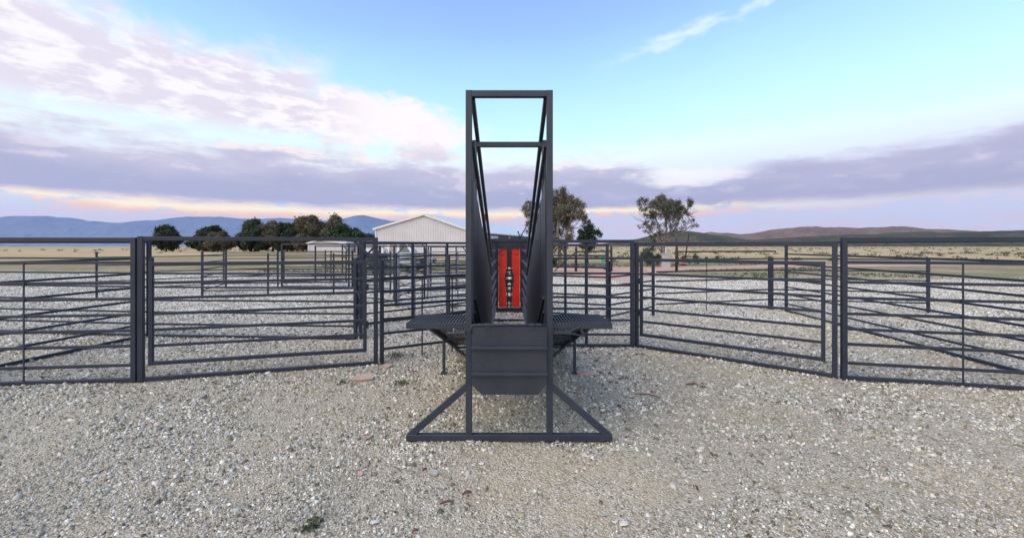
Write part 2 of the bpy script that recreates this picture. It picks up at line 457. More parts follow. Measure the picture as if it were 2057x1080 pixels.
def gravel():
    P = []; Rr = []
    d = 1.3
    while d < 24:
        dd = d * .06
        px = d / 406.0
        rm = min(max(.0068, 1.1 * px), .022)
        cov = .72 if d < 9 else .72 * (9 / d)
        dens = cov / (2.1 * (rm * 1.05) ** 2)
        half = 1.36 * d + 1.6
        n = int(dens * 2 * half * dd)
        xx = rng.uniform(-half, half, n); yy = rng.uniform(d, d + dd, n)
        rr = rm * np.exp(rng.normal(0, .46, n)) * .80
        big = rng.random(n) < .015; rr[big] *= rng.uniform(1.3, 2.3, big.sum()); rr = np.minimum(rr, .026 + .012 * rng.random(n))
        P.append(np.stack((xx, yy), 1)); Rr.append(rr); d += dd
    P = np.concatenate(P); Rr = np.concatenate(Rr)
    # sandy worn patches carry fewer stones
    fx = np.array([noise.noise(Vector((a * .8, b_ * .8, 0))) + .6 * noise.noise(Vector((a * 2.6, b_ * 2.6, 5))) + .4 * noise.noise(Vector((a * 7, b_ * 7, 9))) for a, b_ in P])
    sandy = np.exp(-(((P[:, 0] - .45) / .8) ** 2 + ((P[:, 1] - 2.72) / .42) ** 2)) * 1.1 + np.exp(-(((P[:, 0] + .1) / .5) ** 2 + ((P[:, 1] - 3.9) / .5) ** 2)) * .5
    keep = rng.random(len(P)) > np.clip(np.clip((fx - .02) * 2.6, 0, .62) + sandy * .9, 0, .93)
    keep &= (P[:, 1] + P[:, 0] * .12) < 22 + rng.normal(0, .8, len(P))
    for px_, py_, rx_, ry_ in ((727, 762, .16, .11), (776, 737, .10, .08), (1176, 751, .15, .11), (871, 955, .05, .035), (724, 955, .03, .02), (967, 933, .028, .02), (1252, 1054, .036, .028), (938, 995, .035, .018), (898, 1014, .045, .014), (1395, 831, .05, .025), (1390, 775, .07, .03), (1300, 797, .13, .05)):
        yy_ = 816 * 1.6 / (py_ - 494); xx_ = (px_ - 1023) / 816 * yy_
        keep &= ~((((P[:, 0] - xx_) / rx_) ** 2 + ((P[:, 1] - yy_) / ry_) ** 2 < 1) & (Rr > .004))
    P, Rr = P[keep], Rr[keep]
    # grit pushed up against the base beam and its feet
    hx = np.concatenate([rng.normal(c_, .07, 60) for c_ in (-.80, -.70, -.33, -.25, .30, .36, .42, .78)]); hy = rng.normal(3.275, .022, len(hx))
    P = np.concatenate((P, np.stack((hx, hy), 1))); Rr = np.concatenate((Rr, rng.uniform(.005, .016, len(hx))))
    n = len(P); K = 5
    ang = (np.arange(K) / K * 2 * np.pi)[None] + rng.uniform(-.45, .45, (n, K)) + rng.uniform(0, 6.28, (n, 1))
    rad = Rr[:, None] * rng.uniform(.6, 1.35, (n, K))
    asp = rng.uniform(.30, .95, (n, 1)); rot = rng.uniform(0, 6.28, (n, 1))
    x = rad * np.cos(ang); y = rad * np.sin(ang) * asp
    th = np.minimum(Rr * rng.uniform(.25, .95, n), .013 + .006 * rng.random(n))
    cr, sr = np.cos(rot), np.sin(rot)
    xb, yb = x * cr - y * sr, x * sr + y * cr
    k = rng.uniform(.55, .92, (n, 1)); xt, yt = xb * k, yb * k
    tx, ty = rng.normal(0, .30, (n, 1)), rng.normal(0, .30, (n, 1))
    z0 = relief(P[:, 0], P[:, 1])[:, None] - .003
    top = np.stack((xt + P[:, :1], yt + P[:, 1:], z0 + th[:, None] + .003 + tx * xt + ty * yt + rng.normal(0, .08, (n, K)) * Rr[:, None]), -1)
    bot = np.stack((xb + P[:, :1], yb + P[:, 1:], z0 + np.zeros_like(xb) - .001), -1)
    V = np.concatenate((bot, top), 1).reshape(-1, 3)
    base_i = (np.arange(n) * 2 * K)[:, None]
    quads = []
    for q in range(K):
        r_ = (q + 1) % K
        quads.append(np.concatenate((base_i + q, base_i + r_, base_i + K + r_, base_i + K + q), 1))
    quads = np.stack(quads, 1).reshape(n, K * 4)
    topf = base_i + K + np.arange(K)[None]
    F = np.concatenate((quads, topf), 1).ravel()
    lt = np.tile(np.array([4] * K + [K]), n)
    o = np_mesh('gravel', V, F, lt, chip_mat())
    tag(o, 'loose grey and beige shale chips covering the yard', 'gravel', kind='stuff')
    print('chips', n)


gravel()


def ribbon(name, pts, widths, z, m):
    """a soft-edged strip of ground"""
    mb = MB(); n = len(pts); rows = []
    dense = []
    for k in range(n - 1):
        for t in np.linspace(0, 1, 14, endpoint=False):
            p = Vector(pts[k]).lerp(Vector(pts[k + 1]), t); dense.append((p, widths[k] * (1 - t) + widths[k + 1] * t))
    dense.append((Vector(pts[-1]), widths[-1]))
    for k, (p, wd) in enumerate(dense):
        d = (dense[min(k + 1, len(dense) - 1)][0] - dense[max(k - 1, 0)][0]).normalized(); nrm = Vector((-d.y, d.x))
        a = p + nrm * (wd / 2 + random.uniform(-.25, .25)); b = p - nrm * (wd / 2 + random.uniform(-.25, .25))
        mb.v += [Vector((a.x, a.y, z)), Vector((b.x, b.y, z))]
        if k: mb.f.append([2 * k - 2, 2 * k - 1, 2 * k + 1, 2 * k])
    return tag(mb.build(name, m), kind='structure')


M['dirt'] = mat('red_dirt', (.44, .27, .20, 1), (.52, .36, .28, 1), .95, scale=.7, bump=.2, bscale=4, spec=.1)
ribbon('dirt_road', [(-3, 29.5), (3, 28.0), (7.0, 27.6), (12, 29.5), (22, 32.5), (60, 38)], [2.2, 3.2, 5.5, 4.2, 3.2, 3.0], .006, 'dirt')
ribbon('dirt_track', [(4.7, 19.0), (5.9, 22.5), (7.6, 26.0)], [1.6, 3.0, 4.6], .012, 'dirt')
ribbon('dirt_path', [(-2, 24.6), (2.5, 24.4), (6.5, 25.0)], [1.4, 1.8, 2.0], .009, 'dirt')


# ------------------------------------------------------------------ hills
def hill(name, x0, x1, y, depth, prof, m, seed, rough):
    nx, ny = 160, 26
    xs = np.linspace(x0, x1, nx); t = np.linspace(0, 1, ny)
    px, pz = zip(*prof)
    crest = np.interp(xs, px, pz)
    V = []
    for k in range(ny):
        f = math.sin(min(t[k] / .6, 1) * math.pi / 2) if t[k] < .6 else math.cos((t[k] - .6) / .4 * math.pi / 2)
        for i_, x in enumerate(xs):
            nz = noise.fractal(Vector((x / rough, t[k] * depth / rough, seed)), .9, 2.1, 6)
            V.append((x, y + t[k] * depth, crest[i_] * f * (1 + .10 * nz) + nz * crest[i_] * .06 - 1 + (0 if f > .05 else -3)))
    V = np.array(V); i, j = np.meshgrid(np.arange(nx - 1), np.arange(ny - 1)); q = (j * nx + i).ravel()
    F = np.stack((q, q + 1, q + nx + 1, q + nx), 1).ravel()
    o = np_mesh(name, V, F, np.full(len(q), 4), m)
    o.data.polygons.foreach_set('use_smooth', [True] * len(o.data.polygons))
    return tag(o, kind='structure')


def hill_mat(name, a, b_, c, sc_):
    m = bpy.data.materials.new(name); m.use_nodes = True
    nt = m.node_tree; b = nt.nodes['Principled BSDF']; p = gpos(nt)
    n1 = noise_t(nt, p, sc_, 7, .7); n2 = noise_t(nt, p, sc_ * 7, 5, .7)
    col = mixc(nt, n1.step(.4, .6), a, b_); col = mixc(nt, n2.step(.5, .62) * .8, col, c)
    nt.links.new(col, b.inputs['Base Color']); b.inputs['Roughness'].default_value = 1; b.inputs['Specular IOR Level'].default_value = .05
    return m


hm = hill_mat('scrub_slope', (.048, .056, .040, 1), (.085, .082, .060, 1), (.020, .028, .018, 1), .012)
hm2 = hill_mat('rocky_slope', (.20, .14, .12, 1), (.13, .11, .09, 1), (.08, .075, .06, 1), .01)
mm = hill_mat('hazy_mountain_slope', (.11, .17, .29, 1), (.13, .19, .31, 1), (.09, .14, .25, 1), .0012)  # blue of the distant haze put into the slope colour
K1 = 1400 / 816.0
hill('hill_scrub', 120, 3000, 1300, 420, [(120, 0), (260, 1), (310, 6), (400, 16), (500, 31), (560, 44), (622, 57), (690, 56), (740, 48), (800, 42), (900, 26), (1200, 40), (1700, 60), (2300, 55), (3000, 20)], hm, 3.0, 260)
hill('hill_rocky', 900, 3600, 2300, 600, [(900, 0), (1120, 30), (1220, 66), (1311, 92), (1500, 88), (2000, 130), (2600, 120), (3600, 60)], hm2, 9.0, 340)
K2 = 7000 / 816.0
hill('mountain', -11500, 800, 6400, 1700,
     [(-11500, 330), (-9000, 520), (-7000, 440), (-5500, 520), (-4300, 470), (-3420, 490), (-3150, 505), (-2980, 540), (-2800, 575), (-2680, 585), (-2580, 560), (-2400, 505), (-2230, 472), (-2000, 466), (-1600, 455), (-1200, 400), (-600, 200), (200, 60), (800, 0)], mm, 5.0, 1500)


# ------------------------------------------------------------------ loading ramp (the big portal in front)
F0 = 3.30
ramp_o = thing('loading_ramp', 'tall charcoal steel cattle loading ramp with hanging tread plate flap and grating side platforms', 'loading ramp', (0, F0, 0))
O = (0, F0, 0)
for s_ in (-1, 1):
    MB(O).bar((s_ * .330, F0 + .025, .066), (s_ * .330, F0 + .025, 2.866), .050, .050, up=(0, 1, 0)).build('portal_post', 'steel', ramp_o)
MB(O).bar((-.3045, F0 + .025, 2.840), (.3045, F0 + .025, 2.840), .050, .051).build('top_beam', 'steel', ramp_o)
MB(O).bar((-.838, F0 + .025, .042), (.838, F0 + .025, .042), .052, .047).build('base_beam', 'steel', ramp_o)
for x in (-.815, -.330, .330, .812):
    MB(O).box(x - .022, x + .022, F0 + .002, F0 + .048, -.02, .018, ch=.003).build('foot_block', 'steel', ramp_o)
for s_ in (-1, 1):
    MB(O).prism([(s_ * .8365, .0665), (s_ * .758, .0665), (s_ * .356, .415), (s_ * .356, .478)], 'y', F0 + .003, F0 + .047).build('side_brace', 'steel', ramp_o)
for s_ in (-1, 1):
    MB(O).bar((s_ * .330, 3.86, .78), (s_ * .330, 3.86, 2.60), .044, .046, up=(0, 1, 0)).build('inner_post', 'steel', ramp_o)
    MB(O).bar((s_ * .330, 6.93, .03), (s_ * .330, 6.93, 1.71), .044, .046, up=(0, 1, 0)).build('end_post', 'steel', ramp_o)
    MB(O).bar((s_ * .330, 5.35, .40), (s_ * .330, 5.35, 2.02), .040, .040, up=(0, 1, 0)).build('middle_post', 'steel', ramp_o)
MB(O).bar((-.308, 3.86, 2.562), (.308, 3.86, 2.562), .044, .046).build('crossbar', 'steel', ramp_o)
for s_ in (-1, 1):
    MB(O).bar((s_ * .300, F0 + .05, 2.81), (s_ * .300, 6.90, 1.43), .034, .056).build('top_rail', 'steel', ramp_o)
    MB(O).bar((s_ * .302, F0 + .05, 2.44), (s_ * .302, 6.90, 1.13), .034, .054).build('middle_rail', 'steel', ramp_o)
    sh = MB(O).prism([(F0 + .052, .90), (6.95, .03), (6.95, 1.00), (F0 + .052, 2.16)], 'x', s_ * .2945, s_ * .2985).build('side_sheet', 'steel', ramp_o)
    MB(O).bar((s_ * .2935, 3.83, .84), (s_ * .2935, 3.83, 2.01), .003, .012, up=(0, 1, 0), ch=0.0005).build('seam', 'black', sh)
    MB(O).bar((s_ * .286, 3.39, 1.17), (s_ * .286, 4.12, .80), .014, .030).bar((s_ * .286, 3.39, 1.05), (s_ * .286, 3.95, .76), .012, .016).build('guide_bar', 'black', ramp_o)
    MB(O).bar((s_ * .318, 4.75, .033), (s_ * .318, 6.90, .033), .05, .05).build('skid', 'steel', ramp_o)
slope = (.93 - .03) / (6.9 - 3.36)
fl = MB(O).prism([(F0 + .055, .925), (6.90, .012), (6.90, .030), (F0 + .055, .943)], 'x', -.292, .292).build('ramp_floor', 'plate', ramp_o)
for k in range(11):
    y = 3.6 + k * .3; z = .943 - (y - F0 - .055) * .2572 + .012
    MB(O).bar((-.28, y, z), (.28, y, z), .025, .02).build('cleat', 'steel', fl)

# platforms, sloping catwalks, legs
for s_ in (-1, 1):
    y0, y1 = 3.335, 3.765
    pf = MB(O).bar((s_ * .358, y0, .944), (s_ * .846, y0, .944), .006, .048)
    pf.bar((s_ * .358, y1, .944), (s_ * .832, y1, .944), .006, .048).bar((s_ * .845, y0 + .004, .944), (s_ * .831, y1 - .004, .944), .006, .048)
    pf.bar((s_ * .60, y0 + .004, .930), (s_ * .60, y1 - .004, .930), .03, .02)
    pf = pf.build('platform', 'steel', ramp_o)
    sl = MB(O); x = .372
    while x < .838:
        sl.bar((s_ * x, y0 + .004, .960), (s_ * x * .992, y1 - .004, .960), .0135, .012, ch=.002); x += .0265
    y = y0 + .07
    for y in np.arange(y0 + .07, y1, .09): sl.bar((s_ * .36, y, .949), (s_ * .835, y, .949), .006, .009, ch=.001)
    sl.build('grating', 'plate', pf)
    # catwalk down to the ground
    cw = MB(O).bar((s_ * .815, 3.77, .905), (s_ * .815, 6.32, .030), .035, .060)
    cw.bar((s_ * .375, 3.77, .905), (s_ * .375, 6.32, .030), .030, .060)
    for y in (5.10, 6.22): 
        z = .905 - (y - 3.77) * .3431
        cw.bar((s_ * .392, y, z - .012), (s_ * .797, y, z - .012), .03, .03)
    cw = cw.build('catwalk', 'steel', ramp_o)
    sl = MB(O); x = .405
    while x < .79:
        sl.bar((s_ * x, 3.775, .925), (s_ * x, 6.20, .093), .024, .010, ch=.002); x += .034
    sl.build('grating', 'plate', cw)
    lg = MB(O).bar((s_ * .820, 5.10, .012), (s_ * .820, 5.10, .415), .034, .034, up=(0, 1, 0)).build('leg', 'steel', ramp_o)
    MB(O).box(s_ * .820 - .04, s_ * .820 + .04, 5.06, 5.14, -.008, .011).build('foot_plate', 'steel', lg)
    MB(O).bar((s_ * .815, 5.13, .420), (s_ * .345, 5.13, .055), .026, .034, up=(0, 1, 0)).build('leg_brace', 'steel', ramp_o)

# hanging flap
fy = 3.262
fp = MB(O).prism([(-.302, .952), (.302, .952), (.302, .488), (.232, .408), (-.220, .408), (-.302, .486)], 'y', fy, fy + .006).build('flap', 'plate', ramp_o)
st = MB(O)
for z in (.786, .577):
    st.bar((-.3035, fy - .016, z), (.3035, fy - .016, z + .001), .030, .024)
    st.bar((-.300, fy - .003, z + .013), (-.23, fy - .003, z + .013), .006, .006, ch=.001).bar((-.045, fy - .003, z + .013), (.04, fy - .003, z + .013), .006, .006, ch=.001).bar((.23, fy - .003, z + .013), (.30, fy - .003, z + .013), .006, .006, ch=.001)
st.build('stiffener', 'steel', fp)
tr = MB(O)
for r in range(30):
    z = .930 - r * .0178
    if min(abs(z - .786), abs(z - .577)) < .020 or z < .418: continue
    for c in range(-9, 10):
        x = c * .0335 + (.0168 if r % 2 else 0)
        lim = .29 if z > .49 else .29 - (.49 - z) * .95
        if abs(x) > lim: continue
        d = Vector((.0085, 0, .0066)) * (1 if r % 2 else 1); nrm = Vector((-.0020, 0, .0026))
        c0 = Vector((x, fy, z)); i0 = len(tr.v)
        tr.v += [c0 - d, c0 + nrm, c0 + d, c0 - nrm, c0 + Vector((0, -.0034, 0))]
        tr.f += [[i0, i0 + 1, i0 + 4], [i0 + 1, i0 + 2, i0 + 4], [i0 + 2, i0 + 3, i0 + 4], [i0 + 3, i0, i0 + 4]]
tr.build('tread_studs', 'steel', fp)
hp = MB(O).tube([(-.306, fy - .004, .905), (-.306, fy - .004, .945), (-.298, fy - .004, .962), (-.28, fy - .004, .967), (.30, fy - .004, .968)], .0085, 10).build('hinge_rod', 'steel', fp, True)
for x0, x1, r, dz in ((-.26, -.215, .0115, 0), (-.205, -.155, .013, 0), (-.15, -.10, .0115, 0), (.155, .20, .013, 0), (.21, .255, .0115, .002)):
    m_ = MB(O).tube([(x0, fy - .004, .968 + dz), (x1, fy - .004, .968 + dz)], r, 12)
    if r > .012: m_.box(x0, x1, fy - .007, fy - .001, .932, .966)
    m_.build('hinge_sleeve', 'steel', fp)
# latch arms either side of the portal
pp = MB(O).tube([(-.355, 3.29, .897), (-.505, 3.29, .893)], .0135, 12).build('latch_pipe', 'steel', ramp_o)
MB(O).tube([(-.452, 3.283, .906), (-.452, 3.280, .930), (-.446, 3.280, .938), (-.444, 3.283, .925)], .003, 6).build('clip', 'pin', pp)
la = MB(O).bar((.355, 3.285, .899), (.47, 3.285, .903), .018, .024).bar((.445, 3.283, .906), (.50, 3.283, .903), .024, .036)
la.bar((.49, 3.280, .916), (.572, 3.280, .949), .010, .022, up=(0, 1, 0)).bar((.50, 3.278, .898), (.612, 3.278, .868), .010, .022, up=(0, 1, 0)).bar((.572, 3.284, .951), (.604, 3.284, .872), .022, .010, up=(0, 1, 0))
la.bar((.572, 3.290, .951), (.604, 3.290, .872), .010, .022, up=(0, 1, 0))
la.build('latch_arm', 'steel', ramp_o)


# ------------------------------------------------------------------ race between ramp and crush
O = (0, 7.0, 0)
race = thing('cattle_race', 'narrow railed steel race between the ramp and the red crush doors', 'cattle race', O)
RZ = [.13, .34, .56, .78, .99, 1.25, 1.50]
for s_ in (-1, 1):
    for y in (7.02, 7.75, 8.5, 9.2, 9.8):
        MB(O).bar((s_ * .358, y, 0), (s_ * .358, y, 1.70), .045, .045, up=(0, 1, 0)).build('post', 'fence', race)
    for z in RZ:
        MB(O).bar((s_ * .318, 6.98, z), (s_ * .318, 9.84, z), .034, .050).build('rail', 'lit_rail', race)
    MB(O).bar((s_ * .355, 6.98, 1.722), (s_ * .355, 9.84, 1.722), .046, .042).build('top_rail', 'fence', race)
for k, y in enumerate((7.2, 7.75, 8.3, 8.85, 9.4)):
    MB(O).bar((-.331, y, 1.70 - (0 if k else 0)), (.331, y, 1.70), .05, .05).build('roof_bar', 'fence', race)
for y in (7.02, 8.65, 9.78):
    MB(O).bar((-.335, y, .022), (.335, y, .022), .05, .045).build('ground_bar', 'black', race)
MB(O).tube([(-.255, 9.55, 1.42), (-.05, 9.45, 1.585), (.03, 9.45, 1.60)], .012, 8).build('pull_handle', 'black', race)

O = (0, 9.9, 0)
cr = thing('cattle_crush', 'squeeze crush with two bright red curved head doors closing the race', 'cattle crush', O)
for s_ in (-1, 1):
    MB(O).bar((s_ * .334, 9.93, 0), (s_ * .334, 9.93, 1.735), .125, .06, up=(0, 1, 0)).build('frame_post', 'black', cr)
    inner = [(.060, 1.53), (.060, 1.16), (.068, 1.06), (.088, .97), (.104, .90), (.106, .80), (.098, .66), (.080, .52), (.068, .42), (.066, .34), (.066, .10)]
    poly = [(s_ * x, z) for x, z in inner] + [(s_ * .258, .10), (s_ * .256, 1.53)]
    dr = MB(O).prism(poly, 'y', 9.955, 9.961).build('head_door', 'red', cr)
    bar_ = MB(O)
    for (x0, z0), (x1, z1) in zip(inner[:-1], inner[1:]):
        bar_.bar((s_ * (x0 - .025), 9.95, z0 + .002), (s_ * (x1 - .025), 9.95, z1 - .002), .034, .034, up=(0, 1, 0))
    bar_.build('neck_bar', 'black', dr)
    bo = MB(O)
    for z in (.14, .42, .72, 1.0, 1.28, 1.49):
        for x in (.245, .115 if .5 < z < 1.05 else .078): bo.tube([(s_ * x, 9.9545, z), (s_ * x, 9.951, z)], .006, 6)
    bo.build('bolts', 'black', dr)
    # small dark maker's mark near the top of each door: an animal-like blot over two lines
    mk = MB(O); cx = s_ * .158
    mk.prism([(cx - .045, 1.395), (cx - .030, 1.408), (cx - .012, 1.404), (cx - .006, 1.392), (cx - .014, 1.384), (cx - .034, 1.386)], 'y', 9.952, 9.9546)
    mk.box(cx + .000, cx + .052, 9.952, 9.9546, 1.394, 1.402).box(cx - .004, cx + .058, 9.952, 9.9546, 1.380, 1.386)
    mk.build('emblem', 'black', dr)
    rg = MB(O)
    for z in (1.40, 1.25, 1.10, 1.02, .94, .86, .77, .70, .62, .54, .36, .24, .15):
        rg.bar((s_ * .004, 9.99, z), (s_ * .12, 9.99, z), .012, .030)
    rg.build('rungs', 'black', dr)
    for y in (10.7, 11.6):
        MB(O).bar((s_ * .335, y, 0), (s_ * .335, y, 1.735), .06, .06, up=(0, 1, 0)).build('body_post', 'black', cr)
    for z in (.2, .5, .8, 1.1, 1.4, 1.7):
        MB(O).bar((s_ * .335, 9.965, z), (s_ * .335, 11.6, z), .035, .045).build('side_bar', 'black', cr)
tg = MB(O).box(-.30, .30, 11.62, 11.63, 1.0, 1.72).box(-.30, .30, 11.62, 11.63, 0, .17)
for x in (-.12, -.055, .055, .12): tg.bar((x, 11.66, .0), (x, 11.66, 1.7), .022, .022, up=(0, 1, 0))
for z in (.30, .45, .60, .75, .9): tg.bar((-.30, 11.69, z), (.30, 11.69, z), .02, .07)
tg.build('tail_gate', 'black', cr)
MB(O).box(-.268, .268, 9.915, 9.945, 1.545, 1.72).build('header_plate', 'black', cr)
MB(O).box(-.268, .268, 9.905, 9.975, 0, .088).build('sill', 'black', cr)
MB(O).bar((-.40, 9.93, 1.762), (.42, 9.93, 1.762), .06, .05).build('head_beam', 'black', cr)
for x0, x1 in ((-.275, -.012), (.018, .285)):
    MB(O).box(x0, x1, 9.93, 10.05, 1.789, 1.845, ch=.006).build('slide_box', 'black', cr)
MB(O).tube([(.32, 9.90, 1.70), (.21, 9.86, 1.94)], .014, 8).tube([(.205, 9.86, 1.93), (.225, 9.86, 1.955)], .02, 8).build('short_lever', 'black', cr)
MB(O).tube([(.26, 9.88, 1.80), (.36, 9.84, 1.98), (.52, 9.80, 2.26), (.585, 9.80, 2.30)], .012, 8).build('long_lever', 'black', cr)
MB(O).bar((.27, 9.90, 1.89), (.43, 9.90, 1.76), .018, .018).bar((.15, 9.90, 1.765), (.30, 9.90, 1.84), .018, .018).bar((.30, 9.90, 1.80), (.50, 9.9, 1.83), .02, .02).build('linkage', 'black', cr)


# ------------------------------------------------------------------ pen panels
LZ = [.206, .416, .605, .795, .980, 1.163, 1.385]


def panel(a, b, label, arch=True, leaf=None, rails=None, top=1.70, stays=(), braces=(), sill=True, group='steel pen panels and gates', m='fence',
          name='pen_panel', cat='pen panel', psize=.055, post_a=True, post_b=True, hinges=None, rt=.034, mids=()):
    a, b = Vector(a), Vector(b); L = (b - a).length
    root = thing(name, label, cat, (a.x, a.y, 0), math.atan2(b.y - a.y, b.x - a.x), group)
    e = psize / 2
    if post_a: MB().bar((0, 0, 0), (0, 0, top), psize, psize, up=(0, 1, 0)).build('post', m, root)
    if post_b: MB().bar((L, 0, 0), (L, 0, top), psize, psize, up=(0, 1, 0)).build('post', m, root)
    x0, x1 = e + .001, L - e - .001
    if arch: MB().bar((x0, 0, top - .026), (x1, 0, top - .026), .048, .050).build('top_rail', m, root)
    if sill: MB().bar((x0, 0, .028), (x1, 0, .028), .044, .044).build('bottom_rail', m, root)
    for z in rails or (): MB().bar((x0, 0, z), (x1, 0, z), .026, rt + random.uniform(-.002, .002)).build('rail', m, root)
    for x in stays:
        MB().bar((x, -.024, .05), (x, -.024, (max(rails) if rails else 1.4)), .018, .010, up=(0, 1, 0)).build('stay', m, root)
    for x in mids:
        MB().bar((x, .0425, .0), (x, .0425, top - .052), .046, .046, up=(0, 1, 0)).build('post', m, root)
    for side in braces:
        xx, sg = (x0, 1) if side == 'a' else (x1, -1)
        MB().bar((xx - sg * .004, 0, top - .30), (xx + sg * .24, 0, top - .055), .034, .038, up=(0, 1, 0)).build('corner_brace', m, root)
    if leaf:
        l0, l1 = leaf; dy = 0.0
        lf = MB().bar((l0, dy, .185), (l0, dy, 1.409), .044, .044, up=(0, 1, 0)).bar((l1, dy, .185), (l1, dy, 1.409), .044, .044, up=(0, 1, 0))
        lf.bar((l0 + .023, dy, 1.385), (l1 - .023, dy, 1.385), .042, .046).bar((l0 + .023, dy, .208), (l1 - .023, dy, .208), .042, .044)
        lf = lf.build('gate_leaf', m, root)
        for z in LZ[1:-1]: MB().bar((l0 + .0225, dy, z), (l1 - .0225, dy, z), .026, rt).build('leaf_rail', m, lf)
        for zz in (.55, 1.05):
            xh = l0 if (hinges or 'a') == 'a' else l1; sg = -1 if (hinges or 'a') == 'a' else 1
            MB().tube([(xh + sg * .035, -.01, zz - .045), (xh + sg * .035, -.01, zz + .045)], .013, 8).box(min(xh, xh + sg * .05), max(xh, xh + sg * .05), -.012, -.004, zz - .02, zz + .02).build('hinge', 'black', lf)
    return root


RA = [.426, .607, .79, .978, 1.167, 1.405, .20]
# right of the ramp
panel((.44, 6.46), (1.945, 6.43), 'high wide pen panel right of the ramp behind its grating platform', rails=RA, mids=(.79,), name='pen_panel')
panel((2.02, 6.44), (3.95, 4.93), 'near right gate hung in a taller frame with one cut corner brace', leaf=(.075, 2.34), braces=('a',), top=1.655, name='yard_gate', cat='gate', stays=())
panel((4.02, 4.88), (6.30, 4.35), 'nearest panel at the right edge of the yard beyond the near right gate', rails=RA, stays=(1.15,))
panel((.42, 8.75), (1.95, 8.08), 'lower panel behind the high right panel joining the race', rails=RA, top=1.645, mids=(.80,))
panel((2.00, 8.12), (3.33, 9.40), 'slanting panel running back from the red-crush side to a lone square post', rails=[.20, .42, .61, .80, .98], arch=False, top=1.30, sill=False, post_a=True)
panel((3.39, 9.42), (6.6, 10.3), 'thin railed panel stretching right behind the near right gate', rails=[.25, .50, .78, 1.0, 1.28], arch=False, sill=False, top=1.30, stays=(1.4,), post_a=False)
panel((6.66, 10.3), (9.9, 9.6), 'thin railed panel at the far right of the yard ending the right line', rails=[.25, .50, .78, 1.0, 1.28], arch=False, sill=False, top=1.30)
panel((6.36, 4.33), (6.75, 9.9), 'side panel closing the right pen from front to back', rails=RA)
# left of the ramp
panel((-4.35, 4.80), (-1.80, 5.48), 'near left gate in a tall frame with a corner brace by the hinge posts', leaf=(.10, 2.50), braces=('b',), top=1.715, name='yard_gate', cat='gate', hinges='b')
panel((-6.7, 4.55), (-4.42, 4.79), 'nearest panel at the left edge of the yard beyond the near left gate', rails=RA, stays=(1.15,))
panel((-1.725, 5.50), (-.46, 6.20), 'low panel running from the near left gate back to the ramp', rails=LZ[:-1], arch=False, top=1.41, sill=False, stays=(.55, 1.0), psize=.048)
panel((-6.3, 7.15), (-2.63, 6.95), 'long panel parallel to the near left gate one pen behind it', rails=[.23, .44, .65, .88, 1.12], arch=False, top=1.40, stays=())
panel((-2.55, 6.98), (-3.00, 8.10), 'short return panel with corner braces left of the ramp', rails=[.23, .44, .65, .88, 1.12, 1.40], braces=('a', 'b'), top=1.70)
panel((-2.93, 8.20), (-.50, 10.35), 'panel with a tall top bar crossing behind the low left panel', rails=[.23, .44, .66, .90, 1.15, 1.38], braces=('a',), mids=(1.10, 2.0), top=1.695)
panel((-2.16, 9.22), (-2.92, 10.7), 'pale railed panel seen almost end on left of the ramp', rails=[.15, .40, .66, .92, 1.16, 1.38], arch=False, top=1.42, m='galv_lit', sill=False)  # pale material stands in for light on the rail tops
panel((-1.22, 8.15), (-.42, 7.95), 'short square-posted panel tucked against the race left of the ramp', rails=[.20, .42, .61, .80, .98, 1.16], arch=False, top=1.42, sill=False)
panel((-2.45, 12.2), (-.45, 12.6), 'cross panel right behind the crush on its left with light topped rails', rails=[.25, .5, .75, 1.0, 1.25, 1.42], arch=False, top=1.5, m='galv_lit', sill=False, mids=(.9,))
panel((-9.6, 12.7), (-3.95, 13.5), 'mid distance panel line running left behind the near left gate', rails=[.20, .42, .64, .86, 1.08, 1.30], arch=False, top=1.42, sill=False, mids=(1.9, 3.9))
panel((-8.4, 17.6), (-4.6, 14.4), 'angled panel between the mid distance line and the far left gate', rails=[.20, .45, .70, .95, 1.2], top=1.62, sill=False, braces=('b',))
panel((-3.4, 12.0), (-2.55, 12.2), 'short gate with a corner brace between two cross panels left of the crush', rails=[.20, .42, .64, .86, 1.08, 1.30], top=1.62, braces=('a',), name='yard_gate', cat='gate')
panel((-5.2, 16.4), (-1.3, 17.2), 'far cross panel just in front of the big white shed', rails=[.25, .5, .75, 1.0, 1.25], top=1.62, sill=False, mids=(1.3, 2.6), braces=('b',))
panel((-4.1, 19.8), (-7.9, 18.0), 'far panel end on to the white pickup with square posts', rails=[.3, .6, .9, 1.2], arch=False, top=1.4, sill=False, mids=(1.9,))
panel((-10.6, 15.2), (-9.75, 12.9), 'short panel closing the mid distance line on its left', rails=[.20, .42, .64, .86, 1.08, 1.30], arch=False, top=1.42, sill=False)
panel((-4.3, 11.6), (-3.0, 10.75), 'angled panel leading left from the pale railed one', rails=[.15, .40, .66, .92, 1.16, 1.38], arch=False, top=1.42, sill=False)
panel((-3.0, 10.8), (-2.86, 14.4), 'receding panel beyond the pale railed one', rails=[.25, .5, .75, 1.0, 1.25], arch=False, top=1.40, sill=False)
panel((-2.80, 14.5), (-.60, 14.9), 'far cross panel behind the crush on the left side', rails=[.25, .5, .75, 1.0, 1.25], top=1.60, mids=(.9,), sill=False)
panel((-8.9, 15.9), (-6.20, 15.7), 'far left gate with a cut corner brace in front of the low white shed', leaf=(.08, 2.6), braces=('b',), top=1.70, name='yard_gate', cat='gate')
panel((-8.87, 19.6), (-13.5, 19.2), 'farthest left panel near the low white shed', rails=[.25, .5, .75, 1.0, 1.25], arch=False, top=1.4, sill=False, mids=(2.2,))
panel((-6.1, 15.8), (-4.1, 19.9), 'receding far panel between the far left gate and the white pickup', rails=[.25, .5, .75, 1.0, 1.25], arch=False, top=1.42, sill=False)
